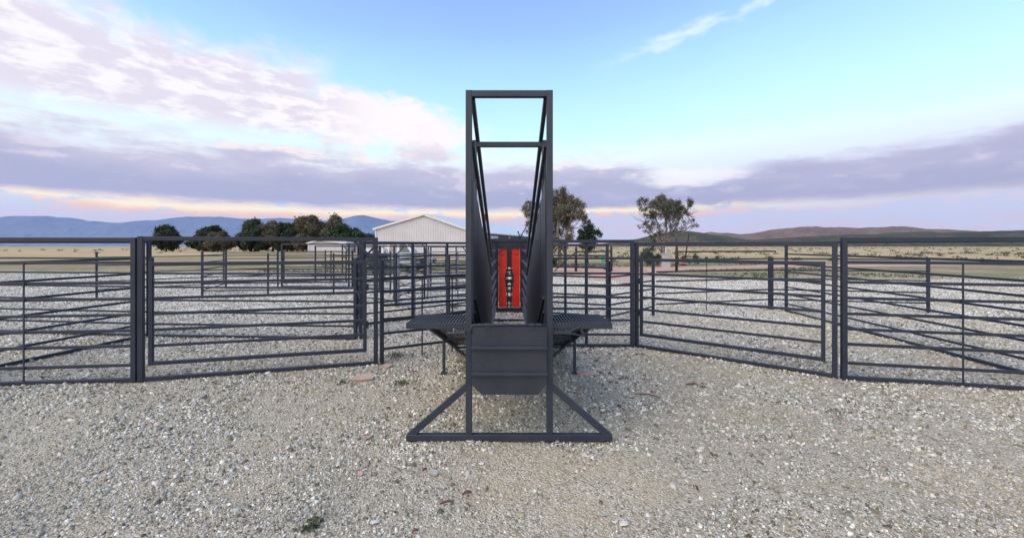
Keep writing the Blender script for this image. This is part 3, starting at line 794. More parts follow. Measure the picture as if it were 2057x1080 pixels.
panel((-9.7, 23.6), (-4.1, 20.1), 'far gate line with corner brace in front of the white pickup', rails=[.3, .6, .9, 1.2], braces=('b',), top=1.72, sill=False, mids=(2.6,))
panel((-4.0, 20.1), (-1.9, 18.3), 'far panel before the big white shed right of the pickup', rails=[.3, .6, .9, 1.2], braces=('b',), top=1.60, sill=False)
panel((-1.85, 18.2), (-.9, 15.0), 'far receding panel closest to the crush', rails=[.3, .6, .9, 1.2], top=1.60, sill=False, psize=.05)
panel((-10.0, 7.6), (-6.36, 7.17), 'outer left panel two pens out from the ramp', rails=[.23, .44, .65, .88, 1.12, 1.38], top=1.70)
panel((-6.80, 4.6), (-6.42, 7.1), 'side panel closing the left pen from front to back', rails=[.23, .44, .65, .88, 1.12, 1.38], top=1.70)
panel((-12.8, 12.6), (-9.0, 15.8), 'angled panel leading out to the far left gate', rails=[.25, .5, .75, 1.0, 1.25], arch=False, top=1.42, sill=False)


# ------------------------------------------------------------------ buildings
def shed(name, label, loc, rz, W, L, eave, apex, ribs, apex_t=.5, door=None, er=None):
    root = thing(name, label, 'shed', loc, rz)
    # front gable at y=0 spanning x 0..W, ribbed steel sheet
    mb = MB(); n = int(W / ribs); ap = W * apex_t
    er = er or eave
    zt = lambda x: eave + (apex - eave) * (x / ap) if x < ap else er + (apex - er) * (W - x) / (W - ap)
    pts = []
    for k in range(n):
        x = k * W / n; dx = W / n
        pts += [(x, 0.0), (x + dx * .55, 0.0), (x + dx * .65, -.06), (x + dx * .9, -.06)]
    pts.append((W, 0.0)); i0 = 0
    for x, y in pts: mb.v += [Vector((x, y, 0)), Vector((x, y, zt(x)))]
    for k in range(len(pts) - 1): mb.f.append([2 * k, 2 * k + 2, 2 * k + 3, 2 * k + 1])
    mb.build('gable_wall', 'gwhite', root)
    MB().box(.002, .12, .01, L, 0, eave - .05).build('side_wall', 'gwhite', root)
    MB().box(W - .12, W - .002, .01, L, 0, er - .05).build('side_wall', 'gwhite', root)
    MB().prism([(0.01, 0), (W - .01, 0), (W - .01, er), (ap, apex), (.01, eave)], 'y', L - .1, L).build('back_wall', 'gwhite', root)
    rf = MB(); t = .12; o = .35
    sl1 = (apex - eave) / ap; sl2 = (apex - er) / (W - ap)
    rf.prism([(-o, eave - o * sl1 + .03), (ap, apex + .03), (W + o, er - o * sl2 + .03), (W + o, er - o * sl2 + .03 + t), (ap, apex + .03 + t), (-o, eave - o * sl1 + .03 + t)], 'y', -.35, L + .3)
    rf = rf.build('roof', 'roofsheet', root)
    fa = MB()
    for (xa, za), (xb, zb) in (((-o, eave - o * sl1 - .12), (ap, apex - .12)), ((ap, apex - .12), (W + o, er - o * sl2 - .12))):
        fa.prism([(xa, za - .12), (xb, zb - .12), (xb, zb + .26), (xa, za + .26)], 'y', -.42, -.355)
    fa.build('fascia', 'gtrim', root)
    MB().box(-.04, .22, -.10, -.062, 0, eave - .1).build('corner_trim', 'gtrim', root)
    MB().box(W + .002, W + .08, .0, L, er - .45, er - .18).build('gutter', 'black', rf)
    if door:
        MB().box(door[0], door[1], -.12, -.07, 0, door[2]).build('door', 'roofsheet', root)
    return root


# big white steel shed: left corner at px 755, apex px 853
D = 80
shed('steel_shed', 'large white ribbed steel shed with a shallow gable roof behind the ramp', (-26.3, 79.9, 0), R(-17), 21.2, 59, 5.03, 7.6, .50, .507, er=4.13)
shed('low_shed', 'long low whitewashed shed under the dark trees at far left', (-49.5, 100, 0), R(-3), 9.5, 14, 2.35, 3.1, .6, .3)
shed('store_shed', 'small pale shed peeking out right of the low whitewashed one', (-39.3, 104, 0), R(4), 5.2, 8, 2.3, 2.9, .6)


# ------------------------------------------------------------------ vehicles behind the pens
def pickup():
    O = (0, 0, 0)
    root = thing('pickup_truck', 'white double cab pickup parked beyond the pens in front of the big shed', 'pickup truck', (-10.3, 28.0, 0), R(3))
    W = 1.75
    body = MB().prism([(0, .55), (0, 1.05), (1.75, 1.05), (1.75, 1.10), (3.45, 1.10), (3.62, 1.08), (4.75, .98), (4.92, .85), (4.95, .50), (4.45, .48), (4.42, .70), (4.25, .86), (3.95, .90), (3.65, .86), (3.48, .70), (3.44, .45),
                       (1.42, .45), (1.38, .70), (1.22, .86), (.92, .90), (.62, .86), (.46, .70), (.42, .50)], 'y', 0, W)
    body = body.build('body', 'vwhite', root)
    MB().box(4.955, 5.03, .02, W - .02, .45, .66, ch=.02).build('bumper', 'black', body)
    MB().box(.08, 1.68, .10, W - .10, 1.052, 1.06).build('load_bed', 'black', body)
    cab = MB()
    a = [(1.76, 1.101), (1.84, 1.74), (2.0, 1.80), (3.05, 1.80), (3.2, 1.76), (3.72, 1.101)]
    i0 = 0
    for y, k in ((.0, 0), (W, 1)):
        for x, z in a:
            ins = .12 * (z - 1.1) / .7
            cab.v.append(Vector((x, y + (ins if k == 0 else -ins), z)))
    n = len(a)
    for k in range(n): cab.f.append([k, (k + 1) % n, n + (k + 1) % n, n + k])
    cab.f += [list(range(n)), list(range(2 * n - 1, n - 1, -1))]
    cab = cab.build('cab', 'vwhite', root)
    for nm, mt, pl in (('rear_window', 'tan_glass', [(1.98, 1.16), (2.02, 1.70), (2.50, 1.70), (2.50, 1.16)]), ('front_window', 'glass', [(2.68, 1.16), (2.68, 1.70), (3.10, 1.70), (3.45, 1.16)])):
        for sd_ in (0, 1):
            q = MB()
            i0 = len(q.v)
            for d_ in (0, .02):
                for x, z in pl:
                    ins = .12 * (z - 1.1) / .7 - .012 + d_
                    q.v.append(Vector((x, ins if sd_ == 0 else W - ins, z)))
            for k in range(4): q.f.append([i0 + k, i0 + (k + 1) % 4, i0 + 4 + (k + 1) % 4, i0 + 4 + k])
            q.f += [[i0, i0 + 1, i0 + 2, i0 + 3], [i0 + 7, i0 + 6, i0 + 5, i0 + 4]]
            q.build(nm, mt, cab)
    MB().prism([(3.255, 1.70), (3.28, 1.70), (3.70, 1.15), (3.675, 1.15)], 'y', .16, W - .16).build('windscreen', 'glass', cab)
    for x in (.92, 3.95):
        for y in (.02, W - .24):
            t = MB().tube([(x, y, .36), (x, y + .22, .36)], .36, 22).build('wheel', 'rubber', root)
            MB().tube([(x, y - .008, .36), (x, y + .228, .36)], .2, 16).build('rim', 'galv_lit', t)
    for y in (.12, W - .32):
        MB().box(4.90, 4.965, y, y + .2, .72, .86, ch=.01).build('headlight', 'wtrim', root)
        MB().box(-.02, -.001, y, y + .1, .75, 1.0).build('tail_light', 'orange', root)
    MB().box(2.55, 2.68, -.012, -.002, .55, 1.05).build('door_seam', 'black', body)
    hoop = MB().bar((1.62, .06, 1.06), (1.62, .06, 1.78), .04, .04).bar((1.62, W - .06, 1.06), (1.62, W - .06, 1.78), .04, .04).bar((1.62, .03, 1.80), (1.62, W - .03, 1.80), .04, .04).bar((.08, .06, 1.5), (1.6, .06, 1.5), .03, .03).bar((.08, .06, 1.06), (.08, .06, 1.5), .03, .03)
    hoop.build('load_rack', 'black', root)


pickup()


def trailer():
    root = thing('farm_trailer', 'dark slatted farm trailer with orange markers left of the white pickup', 'trailer', (-9.35, 26.3, 0), R(4))
    b = MB().box(0, 1.15, 0, 1.4, .45, .53)
    for z in (.62, .75, .88, 1.01): b.box(.02, 1.13, .0, .04, z, z + .09).box(.02, 1.13, 1.36, 1.40, z, z + .09)
    for x in (0, .56, 1.10): b.box(x, x + .045, -.02, .0, .53, 1.15).box(x, x + .045, 1.40, 1.42, .53, 1.15)
    b.build('slatted_body', 'black', root)
    MB().box(.0, 1.15, .05, 1.35, 1.11, 1.42).build('white_top', 'wtrim', root)
    MB().box(.72, .82, .03, .048, 1.12, 1.40).build('orange_marker', 'orange', root)
    MB().box(.55, .75, -.03, -.005, .40, .52).build('orange_reflector', 'orange', root)
    MB().box(0, .02, .3, .5, .6, .7).build('tail_light', 'orange', root)
    for y in (-.02, 1.26):
        t = MB().tube([(.55, y, .27), (.55, y + .16, .27)], .27, 18).build('wheel', 'rubber', root)
        MB().tube([(.55, y - .006, .27), (.55, y + .166, .27)], .13, 12).build('rim', 'galv_lit', t)
    MB().bar((1.151, .7, .48), (1.9, .7, .46), .06, .06).build('drawbar', 'black', root)


trailer()


# ------------------------------------------------------------------ trees
def leaves(centers, sizes, m, parent, L=.09, W=.03):
    """centers (n,3), every leaf one bent quad"""
    n = len(centers)
    d = rng.normal(0, 1, (n, 3)); d[:, 2] -= .35; d /= np.linalg.norm(d, axis=1, keepdims=True)
    u = np.cross(d, rng.normal(0, 1, (n, 3))); u /= np.linalg.norm(u, axis=1, keepdims=True) + 1e-9
    s = sizes[:, None]
    a = centers - d * L * s; b = centers + d * L * s
    mid1 = centers + u * W * s; mid2 = centers - u * W * s
    V = np.stack((a, mid1, b, mid2), 1).reshape(-1, 3)
    return np_mesh('crown', V, np.arange(n * 4), np.full(n, 4), m, parent)


def tree(name, label, loc, H, clumps, trunk_pts, m_leaf, m_bark, per=900, L=.09, W=.035, group=None, twigs=3, bare=(), cat='tree', rz=0):
    """clumps: (x,y,z,r[,density]) in tree-local metres; trunk_pts list of polylines (with base radii)"""
    root = thing(name, label, cat, loc, rz, group)
    tk = MB(); nodes = []
    for (pl, r0, r1) in trunk_pts:
        pl = [Vector(p) for p in pl]; dense = []
        for k in range(len(pl) - 1):
            for t in (0, .34, .67): dense.append(pl[k].lerp(pl[k + 1], t) + Vector((random.uniform(-1, 1), random.uniform(-1, 1), 0)) * .03 * H / 6 * (1 if k or t else 0))
        dense.append(pl[-1]); n = len(dense)
        rad = [r0 + (r1 - r0) * k / (n - 1) for k in range(n)]
        if pl[0].z < .05: rad[0] *= 1.45; rad[1] *= 1.08
        tk.tube(dense, rad, 9)
        nodes += [(dense[k], rad[k]) for k in range(2, n)]
    pts = []; sz = []
    for c in clumps:
        cx, cy, cz, cr_ = c[:4]; dn = c[4] if len(c) > 4 else 1.0
        P = Vector((cx, cy, cz))
        cand = sorted(nodes, key=lambda q: (q[0] - P).length + (1.5 if q[0].z > cz - .1 * H else 0) + .12 * q[0].z)[0]
        mid = cand[0].lerp(P, .55) + Vector((random.uniform(-.1, .1), random.uniform(-.1, .1), -.04 * H))
        tk.tube([cand[0], cand[0].lerp(mid, .6), mid, P], [cand[1] * .65, cand[1] * .5, max(.012, cand[1] * .34), .008], 6)
        for _ in range(int(twigs * 2)):
            q = P + Vector((random.gauss(0, 1), random.gauss(0, 1), random.gauss(0, .8))).normalized() * cr_ * random.uniform(.6, 1.15)
            s0 = mid.lerp(P, random.uniform(0, 1))
            tk.tube([s0, s0.lerp(q, .5) + Vector((0, 0, random.uniform(-.05, .12))), q], [.012 * H / 6, .008 * H / 6, .004], 4)
        n = int(per * dn * cr_ * cr_ / .36)
        # sub-clusters inside clump so that gaps stay open
        ns = max(5, int(12 * cr_ / .6)); sub = rng.normal(0, 1, (ns, 3)); sub /= np.linalg.norm(sub, axis=1, keepdims=True)
        sub *= cr_ * rng.uniform(.25, 1.0, (ns, 1)) ** .6; sub[:, 2] *= .8
        w_ = rng.integers(0, ns, n)
        pp = np.array([cx, cy, cz]) + sub[w_] + rng.normal(0, cr_ * .23, (n, 3))
        pts.append(pp); sz.append(rng.uniform(.6, 1.3, n))
    for (s, e, r) in bare:
        s, e = Vector(s), Vector(e); m1 = s.lerp(e, .5) + Vector((0, 0, .12 * (e - s).length))
        tk.tube([s, m1, e], [r, r * .6, .004], 5)
        for _ in range(7):
            b0 = m1.lerp(e, random.uniform(-.4, 1)); e2 = b0 + (e - s).normalized() * .45 + Vector((random.uniform(-.3, .3), random.uniform(-.3, .3), random.uniform(-.1, .4)))
            tk.tube([b0, e2], [.008, .003], 4)
    tk.build('trunk', m_bark, root, True)
    leaves(np.concatenate(pts), np.concatenate(sz), m_leaf, root, L, W)
    return root


def at(px, py, d): return ((px - 1023) / 816 * d, d, 1.6 - (py - 494) / 816 * d)


def clumps_px(lst, bx, d):
    """picture-measured clump list -> local metres at the tree's own depth with random depth spread"""
    o = []
    for px, py, r, *dn in lst:
        x, _, z = at(px, py, d); o.append((x - bx, random.uniform(-1.1, 1.1), z, 1.18 * r / 816 * d, *(dn or ())))
    return o


# pale gum with several stems directly right of the portal
d1 = 33.0; bx = at(1128, 530, d1)[0]
c1 = clumps_px([(1127, 384, 11, .8), (1112, 392, 12, .7), (1140, 396, 10, .8), (1128, 404, 13), (1112, 412, 14), (1098, 408, 10, .6), (1150, 404, 10), (1158, 414, 12, 1.1), (1143, 418, 13), (1128, 424, 14), (1110, 430, 14),
                 (1092, 426, 11, .6), (1160, 428, 10, .8), (1172, 436, 10, .7), (1182, 442, 7, .7), (1146, 438, 12, .8), (1128, 444, 14, .8), (1108, 450, 14, .8), (1090, 446, 11, .7), (1074, 436, 11, .9), (1063, 426, 11, .8), (1061, 411, 9, .7), (1056, 420, 7, .5),
                 (1076, 414, 10, .8), (1140, 458, 12, .6), (1120, 466, 14, .7), (1102, 472, 12, .7), (1086, 468, 10, .5), (1145, 474, 11, .6), (1124, 486, 13, .7), (1106, 494, 12, .7), (1068, 450, 10, .8), (1064, 462, 8, .5), (1138, 494, 9, .5), (1096, 508, 9, .5)], bx, d1)
z_ = lambda px, py: (at(px, py, d1)[0] - bx, 0, at(px, py, d1)[2])
tree('gum_tree', 'tall straggly multi-stemmed gum tree showing just right of the portal', (bx, d1, 0), 6.4, c1,
     [([(-.1, 0, 0), z_(1124, 500), z_(1120, 460), z_(1124, 420), z_(1128, 392)], .16, .03),
      ([(-.55, .3, 0), z_(1108, 505), z_(1100, 465), z_(1090, 435)], .13, .03),
      ([(.25, -.2, 0), z_(1134, 500), z_(1140, 460), z_(1152, 425), z_(1158, 412)], .13, .03),
      ([(-.95, .1, 0), z_(1100, 510), z_(1088, 470), z_(1072, 430)], .10, .02),
      ([(-.75, -.5, 0), z_(1104, 512), z_(1106, 470), z_(1110, 430)], .11, .02)], 'gum', 'bark', per=1500, L=.062, W=.026)

d2 = 32.0; bx = at(1333, 532, d2)[0]; z_ = lambda px, py: (at(px, py, d2)[0] - bx, 0, at(px, py, d2)[2])
c2 = clumps_px([(1296, 404, 9, .8), (1290, 418, 8, .6), (1306, 414, 10), (1320, 402, 10, 1.1), (1332, 400, 10, 1.1), (1326, 416, 12), (1342, 410, 10), (1312, 430, 11, .8), (1300, 428, 7, .5), (1330, 434, 12, .7), (1346, 426, 10, .8), (1362, 410, 10, 1.2),
                 (1374, 416, 11, 1.3), (1382, 408, 8, 1.1), (1368, 428, 10, 1.0), (1356, 438, 9, .6), (1384, 426, 8, .8), (1338, 450, 11, .6), (1322, 452, 10, .6), (1308, 448, 8, .5), (1390, 440, 6, .35), (1398, 452, 6, .3), (1378, 446, 7, .3),
                 (1304, 462, 8, .6), (1318, 468, 8, .5), (1296, 452, 6, .3), (1362, 456, 8, .3), (1310, 486, 5, 1.2), (1306, 474, 6, 1.1), (1348, 466, 8, .3)], bx, d2)
tree('gum_tree', 'wide spreading gum tree with bare side twigs in front of the scrub hill', (bx, d2, 0), 5.6, c2,
     [([(0, 0, 0), z_(1331, 505), z_(1334, 485)], .20, .13),
      ([z_(1333, 488), z_(1340, 460), z_(1334, 430), z_(1330, 405)], .10, .025),
      ([z_(1333, 486), z_(1325, 462), z_(1316, 436), z_(1305, 415)], .085, .02),
      ([z_(1334, 487), z_(1356, 460), z_(1370, 430), z_(1376, 414)], .085, .02),
      ([z_(1335, 489), z_(1360, 474), z_(1386, 456), z_(1400, 448)], .07, .015),
      ([z_(1332, 492), z_(1318, 478), z_(1304, 458), z_(1296, 440)], .07, .015),
      ([z_(1331, 503), z_(1322, 486), z_(1312, 468)], .07, .02)], 'gum2', 'bark', per=1600, L=.060, W=.025,
     bare=[(z_(1308, 460), z_(1276, 440), .03), (z_(1305, 455), z_(1284, 430), .025), (z_(1370, 465), z_(1402, 455), .03), (z_(1376, 440), z_(1396, 428), .02)])

d3 = 36.0; bx = at(1180, 525, d3)[0]; z_ = lambda px, py: (at(px, py, d3)[0] - bx, 0, at(px, py, d3)[2])
c3 = clumps_px([(1180, 456, 10, 1.3), (1170, 464, 9, 1.2), (1190, 464, 10, 1.3), (1199, 470, 8, 1.1), (1178, 474, 10, 1.2), (1166, 478, 8, 1), (1192, 480, 9, .9), (1180, 490, 10, 1.2), (1170, 492, 9, 1.2), (1190, 492, 8, .9), (1178, 502, 7, .8)], bx, d3)
tree('small_tree', 'small dense dark green tree between the two gum trees', (bx, d3, 0), 3.4, c3, [([(0, 0, 0), z_(1179, 500), z_(1180, 470)], .09, .03)], 'green', 'bark_dk', per=900, L=.07, W=.04)

# dark belt of trees behind the low shed at left, each its own crown
belt = [(-56.8, 112, 9.0, 'dark', 'dark rounded tree at the left edge of the photograph behind the low shed'),
        (-53.4, 109, 9.7, 'gum', 'tallest ragged brownish tree behind the left end of the low shed'),
        (-50.2, 116, 8.6, 'green', 'bright green rounded tree behind the middle of the low shed'),
        (-47.6, 111, 9.5, 'gum', 'thin-crowned tree rising above its dark neighbours behind the low shed'),
        (-45.2, 108, 7.3, 'green', 'dense green tree behind the right end of the low shed'),
        (-43.0, 112, 6.1, 'dark', 'lower dark tree between the green one and the small pale shed'),
        (-40.9, 110, 5.3, 'green', 'rounded bush-like tree behind the small pale shed'),
        (-38.9, 112, 4.3, 'dark', 'smallest tree of the left belt nearest the big white shed'),
        (-61.5, 112, 8.0, 'dark', 'dark broad tree just outside the left edge of the low shed'), (-67.5, 116, 8.8, 'gum', 'ragged tall tree well left of the low shed'),
        (-75, 118, 9.0, 'green', 'tall green tree farther left on the skyline'), (-84, 115, 7.4, 'dark', 'dark tree second from the far left end of the belt'),
        (-64.4, 118, 6.6, 'green', 'low bright tree filling the gap left of the dark broad tree'), (-71.0, 113, 6.2, 'dark', 'low spreading tree between the ragged one and the tall green one'),
        (-79.5, 112, 5.4, 'gum', 'thin brownish tree third from the far left end of the belt'), (-90.5, 120, 4.6, 'green', 'small green tree second lowest at the far left'),
        (-98, 116, 7.0, 'dark', 'lone dark tree at the far left end of the belt')]
for x, y, H, ml, lb in belt:
    cl_ = []
    for k in range(24 if ml != 'gum' else 19):
        t = random.random(); a = random.uniform(0, 6.28); rr = (H * .22 + 1.5) * math.sin(math.pi * min(.95, .22 + t * .70)) * random.uniform(.5, 1.1)
        cl_.append((math.cos(a) * rr, math.sin(a) * rr, H * (.22 + .68 * t), H * random.uniform(.06, .10) + random.uniform(.35, .9), 1.0 if ml != 'gum' else .7))
    cl_.append((0, 0, H * .90, H * .10)); cl_.append((-H * .2, 0, H * .18, H * .14)); cl_.append((H * .2, 0, H * .18, H * .14))
    tree('belt_tree', lb, (x, y, 0), H, cl_, [([(0, 0, 0), (.1, 0, H * .4), (0, 0, H * .75)], .03 * H, .008 * H)], ml, 'bark_dk', per=260, L=.24, W=.14, group='belt of trees behind the low sheds', twigs=1)

# ------------------------------------------------------------------ far fence, poles and bits on the right
def farm_gateway(label, px0, px1, brace):
    d = 25.5; x0, x1 = at(px0, 0, d)[0], at(px1, 0, d)[0]
    root = thing('pole_fence', label, 'fence', (x0, d, 0))
    MB().tube([(0, 0, 0), (.0, 0, .8), (.01, 0, 1.55)], [.085, .08, .075], 10).build('post', 'rustpost', root, True)
    if x1 - x0 < 4: MB().tube([(x1 - x0, 0, 0), (x1 - x0, 0, 1.58)], [.075, .07], 10).build('post', 'rustpost', root, True)
    MB().tube([(.06, 0, 1.25), (x1 - x0 - .06, 0, 1.27)], [.05, .045], 8).build('pole_rail', 'rustpost', root, True)
    if brace: MB().tube([(-1.35, .05, .03), (-.06, .02, 1.18)], .035, 7).build('brace', 'rustpost', root, True)
    wires = MB()
    for z in (.3, .55, .8, 1.02): wires.tube([(.05, 0, z), (x1 - x0 - .05, 0, z)], .004, 4)
    wires.build('wires', 'galv_lit', root)


farm_gateway('dark pole fence with slanting brace right of the portal', 1157, 1228, True)
farm_gateway('dark pole fence running out of view right of the wide gum tree', 1359, 1560, False)
for px, pt, lean, d, lb in ((1384, 470, .10, 34, 'tall thin leaning dark pole right of the wide gum tree'), (1358, 478, -.05, 37, 'thin upright dark pole just behind the thick fence post')):
    x, _, z = at(px, pt, d); o = MB((x - lean * 4, d, 0)).tube([(x - lean * 4, d, 0), (x, d, z)], [.06, .04], 8).build('utility_pole', 'rustpost', None, True)
    o.location = (x - lean * 4, d, 0); tag(o, lb, 'pole')
x, _, z = at(1340, 534, 30.5)
tk = thing('water_trough', 'pale grey concrete trough block standing beside the gum trunk', 'trough', (x - .35, 30.5, 0))
MB().box(0, .62, 0, .9, 0, .98, ch=.03).build('tank', 'concrete', tk)
MB().box(-.03, .65, -.03, .93, .981, 1.03, ch=.01).build('lid', 'concrete', tk)
fr = thing('white_frame', 'white pipe frame with a slanting strut behind the grey trough', 'pipe frame', (at(1337, 0, 31.8)[0], 31.8, 0))
MB().tube([(0, 0, 1.48), (.82, 0, 1.50)], .025, 6).build('top_pipe', 'wtrim', fr)
for xx in (0.0, .82): MB().tube([(xx, 0, 0), (xx, 0, 1.52)], .022, 6).build('upright', 'wtrim', fr)
MB().tube([(.28, 0, 1.46), (.70, 0, .62)], .025, 6).build('strut', 'wtrim', fr)
x, _, z = at(1373, 531, 33.5)
bk = thing('plastic_crate', 'small orange plastic crate on the earth right of the thick fence post', 'crate', (x, 33.5, 0))
MB().box(-.10, .12, 0, .22, 0.12, .34, ch=.015).build('box', 'orange', bk); MB().box(-.12, .14, -.02, .24, .341, .365).build('rim', 'orange', bk); MB().box(-.08, .1, .02, .2, 0, .119).build('base', 'black', bk)
x, _, z = at(1211, 524, 29)
gb = MB((x, 29, 0)).prism([(x - .10, .38), (x + .04, .40), (x + .10, .72), (x + .05, .92), (x - .06, .86), (x - .12, .60)], 'y', 28.95, 29.06).tube([(x, 29, 0), (x, 29, .95)], .012, 6)
gb = gb.build('feed_bag', 'green_plastic'); gb.location = (x, 29, 0); tag(gb, 'small bright green bag tied to a stake by the dirt road', 'bag')


def bush(label, x, y, H, Wd, ml='dark', nm='bush'):
    cl_ = [(random.uniform(-.5, .5) * Wd, random.uniform(-.4, .4) * Wd, H * random.uniform(.3, .75), H * random.uniform(.22, .34)) for _ in range(int(7 + Wd * 2))]
    tree(nm, label, (x, y, 0), H, cl_, [([(0, 0, 0), (0, 0, H * .5)], .03, .012)], ml, 'bark_dk', per=900, L=.05, W=.03, twigs=1, cat='bush', group='scrubby bushes beyond the yard')


bush('dark low bush at the foot of the wide gum tree', at(1313, 0, 31)[0], 31, 1.0, .9)
bush('leafy bush left of the wide gum tree trunk', at(1306, 0, 34)[0], 34, 1.5, .8, 'weed')
bush('long low green hedge bush right of the orange crate', at(1402, 0, 36)[0], 36, .9, 3.2, 'green')
bush('green shrub under the left stems of the multi-stemmed gum', at(1100, 0, 31.5)[0], 31.5, .9, 1.8, 'dark')
bush('dark bush under the window of the white pickup', -8.6, 26.0, .7, 1.6, 'green')
bush('dark bush by the rear wheel of the white pickup', -6.4, 25.6, .6, 1.5, 'dark')

# ------------------------------------------------------------------ grass and weeds
def tufts(name, label, pts, hmin, hmax, m, blades=9, kind='stuff', w_=.008, cat='grass'):
    n = len(pts); B = blades
    base = np.repeat(pts, B, 0) + np.concatenate((rng.normal(0, .035, (n * B, 2)), np.zeros((n * B, 1))), 1)
    h = rng.uniform(hmin, hmax, n * B); a = rng.uniform(0, 6.28, n * B); ln = rng.uniform(.1, .7, n * B)
    dx, dy = np.cos(a), np.sin(a)
    tip = base + np.stack((dx * h * ln, dy * h * ln, h), 1)
    sd_ = np.stack((-dy * w_, dx * w_, np.zeros_like(dx)), 1)
    V = np.stack((base - sd_, base + sd_, tip), 1).reshape(-1, 3)
    o = np_mesh(name, V, np.arange(len(V)), np.full(n * B, 3), m)
    tag(o, label, cat, kind=kind)
    return o


N = 5200
gxs = rng.uniform(-16, 22, N); gys = rng.uniform(20.5, 36, N)
msk = np.sin(gxs * .9 + 2) + np.sin(gys * 1.7 + gxs * .4) + rng.normal(0, .5, N) > 0
road = (np.abs(gys - np.interp(gxs, [-3, 3, 7, 12, 22], [29.5, 28, 27.6, 29.5, 32.5])) < 2.3) | ((gxs > 3.5) & (gxs < 9.5) & (gys < 27.5)) | (np.abs(gys - 24.6) < .9) & (gxs > -2)
msk &= ~road & (gys + gxs * .12 > 21.5)
tufts('grass', 'short patchy green grass beyond the gravel yard', np.stack((gxs[msk], gys[msk], np.zeros(msk.sum())), 1), .03, .13, 'weed', 8, w_=.016)


cx_ = np.concatenate((rng.uniform(-200, 420, 900), rng.uniform(-60, 160, 260))); cy_ = np.concatenate((rng.uniform(60, 460, 900) ** 1.0, rng.uniform(40, 90, 260)))
ok = ~((cx_ > -75) & (cx_ < 8) & (cy_ < 150)); cx_, cy_ = cx_[ok], cy_[ok]
per_ = 26; ss = rng.uniform(.25, .6, len(cx_)); bs = np.repeat(np.stack((cx_, cy_, ss * .35), 1), per_, 0); sr_ = np.repeat(ss, per_)
bs = bs + rng.normal(0, 1, (len(bs), 3)) * sr_[:, None] * np.array([1.0, .6, .32]); bs[:, 2] = np.abs(bs[:, 2])
scr = leaves(bs, rng.uniform(.6, 1.3, len(bs)), M['gum2'], None, .16, .09); scr.name = 'scrub'; tag(scr, 'low grey green scrub dotted over the dry paddock', 'scrub', kind='stuff')


def weed(label, px, py, r, n):
    d = 816 * 1.6 / (py - 494); x = at(px, py, d)[0]
    o = thing('weed_patch', label, 'weed', (x, d, 0), 0, 'weeds in the gravel')
    P = np.stack((rng.normal(0, r, n), rng.normal(0, r * 1.3, n), rng.uniform(.006, .035, n)), 1)
    np_ = leaves(P, rng.uniform(.5, 1.2, n), M['weed'], o, .020, .009); np_.name = 'leaves'
    st_ = MB()
    for _ in range(14): st_.tube([(random.gauss(0, r * .7), random.gauss(0, r), 0.0), (random.gauss(0, r * .7), random.gauss(0, r), .03)], .002, 4)
    st_.build('stem', 'weed', o)


weed('weed patch at the bottom left corner of the photograph', 628, 1058, .03, 55)
weed('low weed patch left of the left ramp leg', 806, 772, .05, 60)
weed('weed patch just below the near left gate hinge', 794, 716, .08, 120)
weed('tiny weed right of the lone slab near the left gate', 690, 770, .04, 30)
weed('green weed clump in the far gravel between panels left of the ramp', 912, 562, .13, 300)
weed('second green weed clump nearer the ramp on its left', 912, 617, .10, 240)


# ------------------------------------------------------------------ slabs, stones and bark flakes lying on the gravel
def stone(label, px, py, sx, sy, sz, m, rz=0, name='rock', seed=1, flat=.35):
    """faceted irregular stone; sx, sy, sz are its size in metres"""
    import bmesh
    d = 816 * 1.6 / (py - 494); x = at(px, py, d)[0]
    bm = bmesh.new(); rs = random.Random(seed)
    for _ in range(16):
        a = rs.uniform(0, 6.28); zz = rs.uniform(-1, 1); rr = math.sqrt(max(0, 1 - zz * zz)) ** flat
        k = rs.uniform(.82, 1.05)
        bm.verts.new((math.cos(a) * rr * sx / 2 * k, math.sin(a) * rr * sy / 2 * k, (zz * .5 + .36) * sz))
    bmesh.ops.convex_hull(bm, input=bm.verts)
    bmesh.ops.delete(bm, geom=[v for v in bm.verts if not v.link_faces], context='VERTS')
    bmesh.ops.bevel(bm, geom=bm.edges[:], offset=min(sx, sy, sz) * .06, segments=1, affect='EDGES')
    me = bpy.data.meshes.new(name); bm.to_mesh(me); bm.free(); me.materials.append(M[m])
    o = bpy.data.objects.new(name, me); C.objects.link(o); o.location = (x, d, .006); o.rotation_euler = (0, 0, R(rz))
    return tag(o, label, name.replace('_', ' '))


stone('squarish grey-white rock, the largest stone in front of the ramp', 871, 955, .082, .060, .055, 'greystone', 10, seed=4)
stone('small peach coloured rock left of the squarish grey rock', 724, 955, .050, .040, .028, 'pinkstone', -10, seed=5)
stone('flat white stone right of the squarish grey rock', 967, 933, .045, .030, .014, 'palestone', 5, seed=8)
stone('knobbly buff stone beside the small peach rock', 752, 954, .040, .035, .025, 'brownstone', 30, seed=9)
stone('round pale pebble touching the small peach rock', 731, 946, .026, .024, .018, 'palestone', 0, seed=10)
stone('flat tan rock above and left of the base beam end', 740, 880, .062, .040, .022, 'brownstone', 8, seed=12)
stone('buff flat stone near the bottom edge right of centre', 1252, 1054, .066, .050, .016, 'palestone', -8, seed=14)
stone('long thin pale shard lying right of the base beam', 1180, 918, .055, .020, .010, 'palestone', -15, seed=15)
stone('pale grey shard far right above the base beam level', 1395, 831, .090, .040, .014, 'greystone', -25, seed=16)
stone('wide pale stone at the bottom left of the photograph', 752, 1052, .055, .035, .016, 'palestone', 12, seed=17)
stone('white pebble left of the squarish grey rock by the beam end', 826, 932, .040, .026, .020, 'palestone', -10, seed=18)
stone('pale bluish stone at the bottom edge left of the buff flat stone', 1212, 1036, .060, .030, .012, 'greystone', -10, seed=19)
stone('small dark stone under the right foot block', 1260, 876, .030, .024, .020, 'greystone', 20, seed=21)
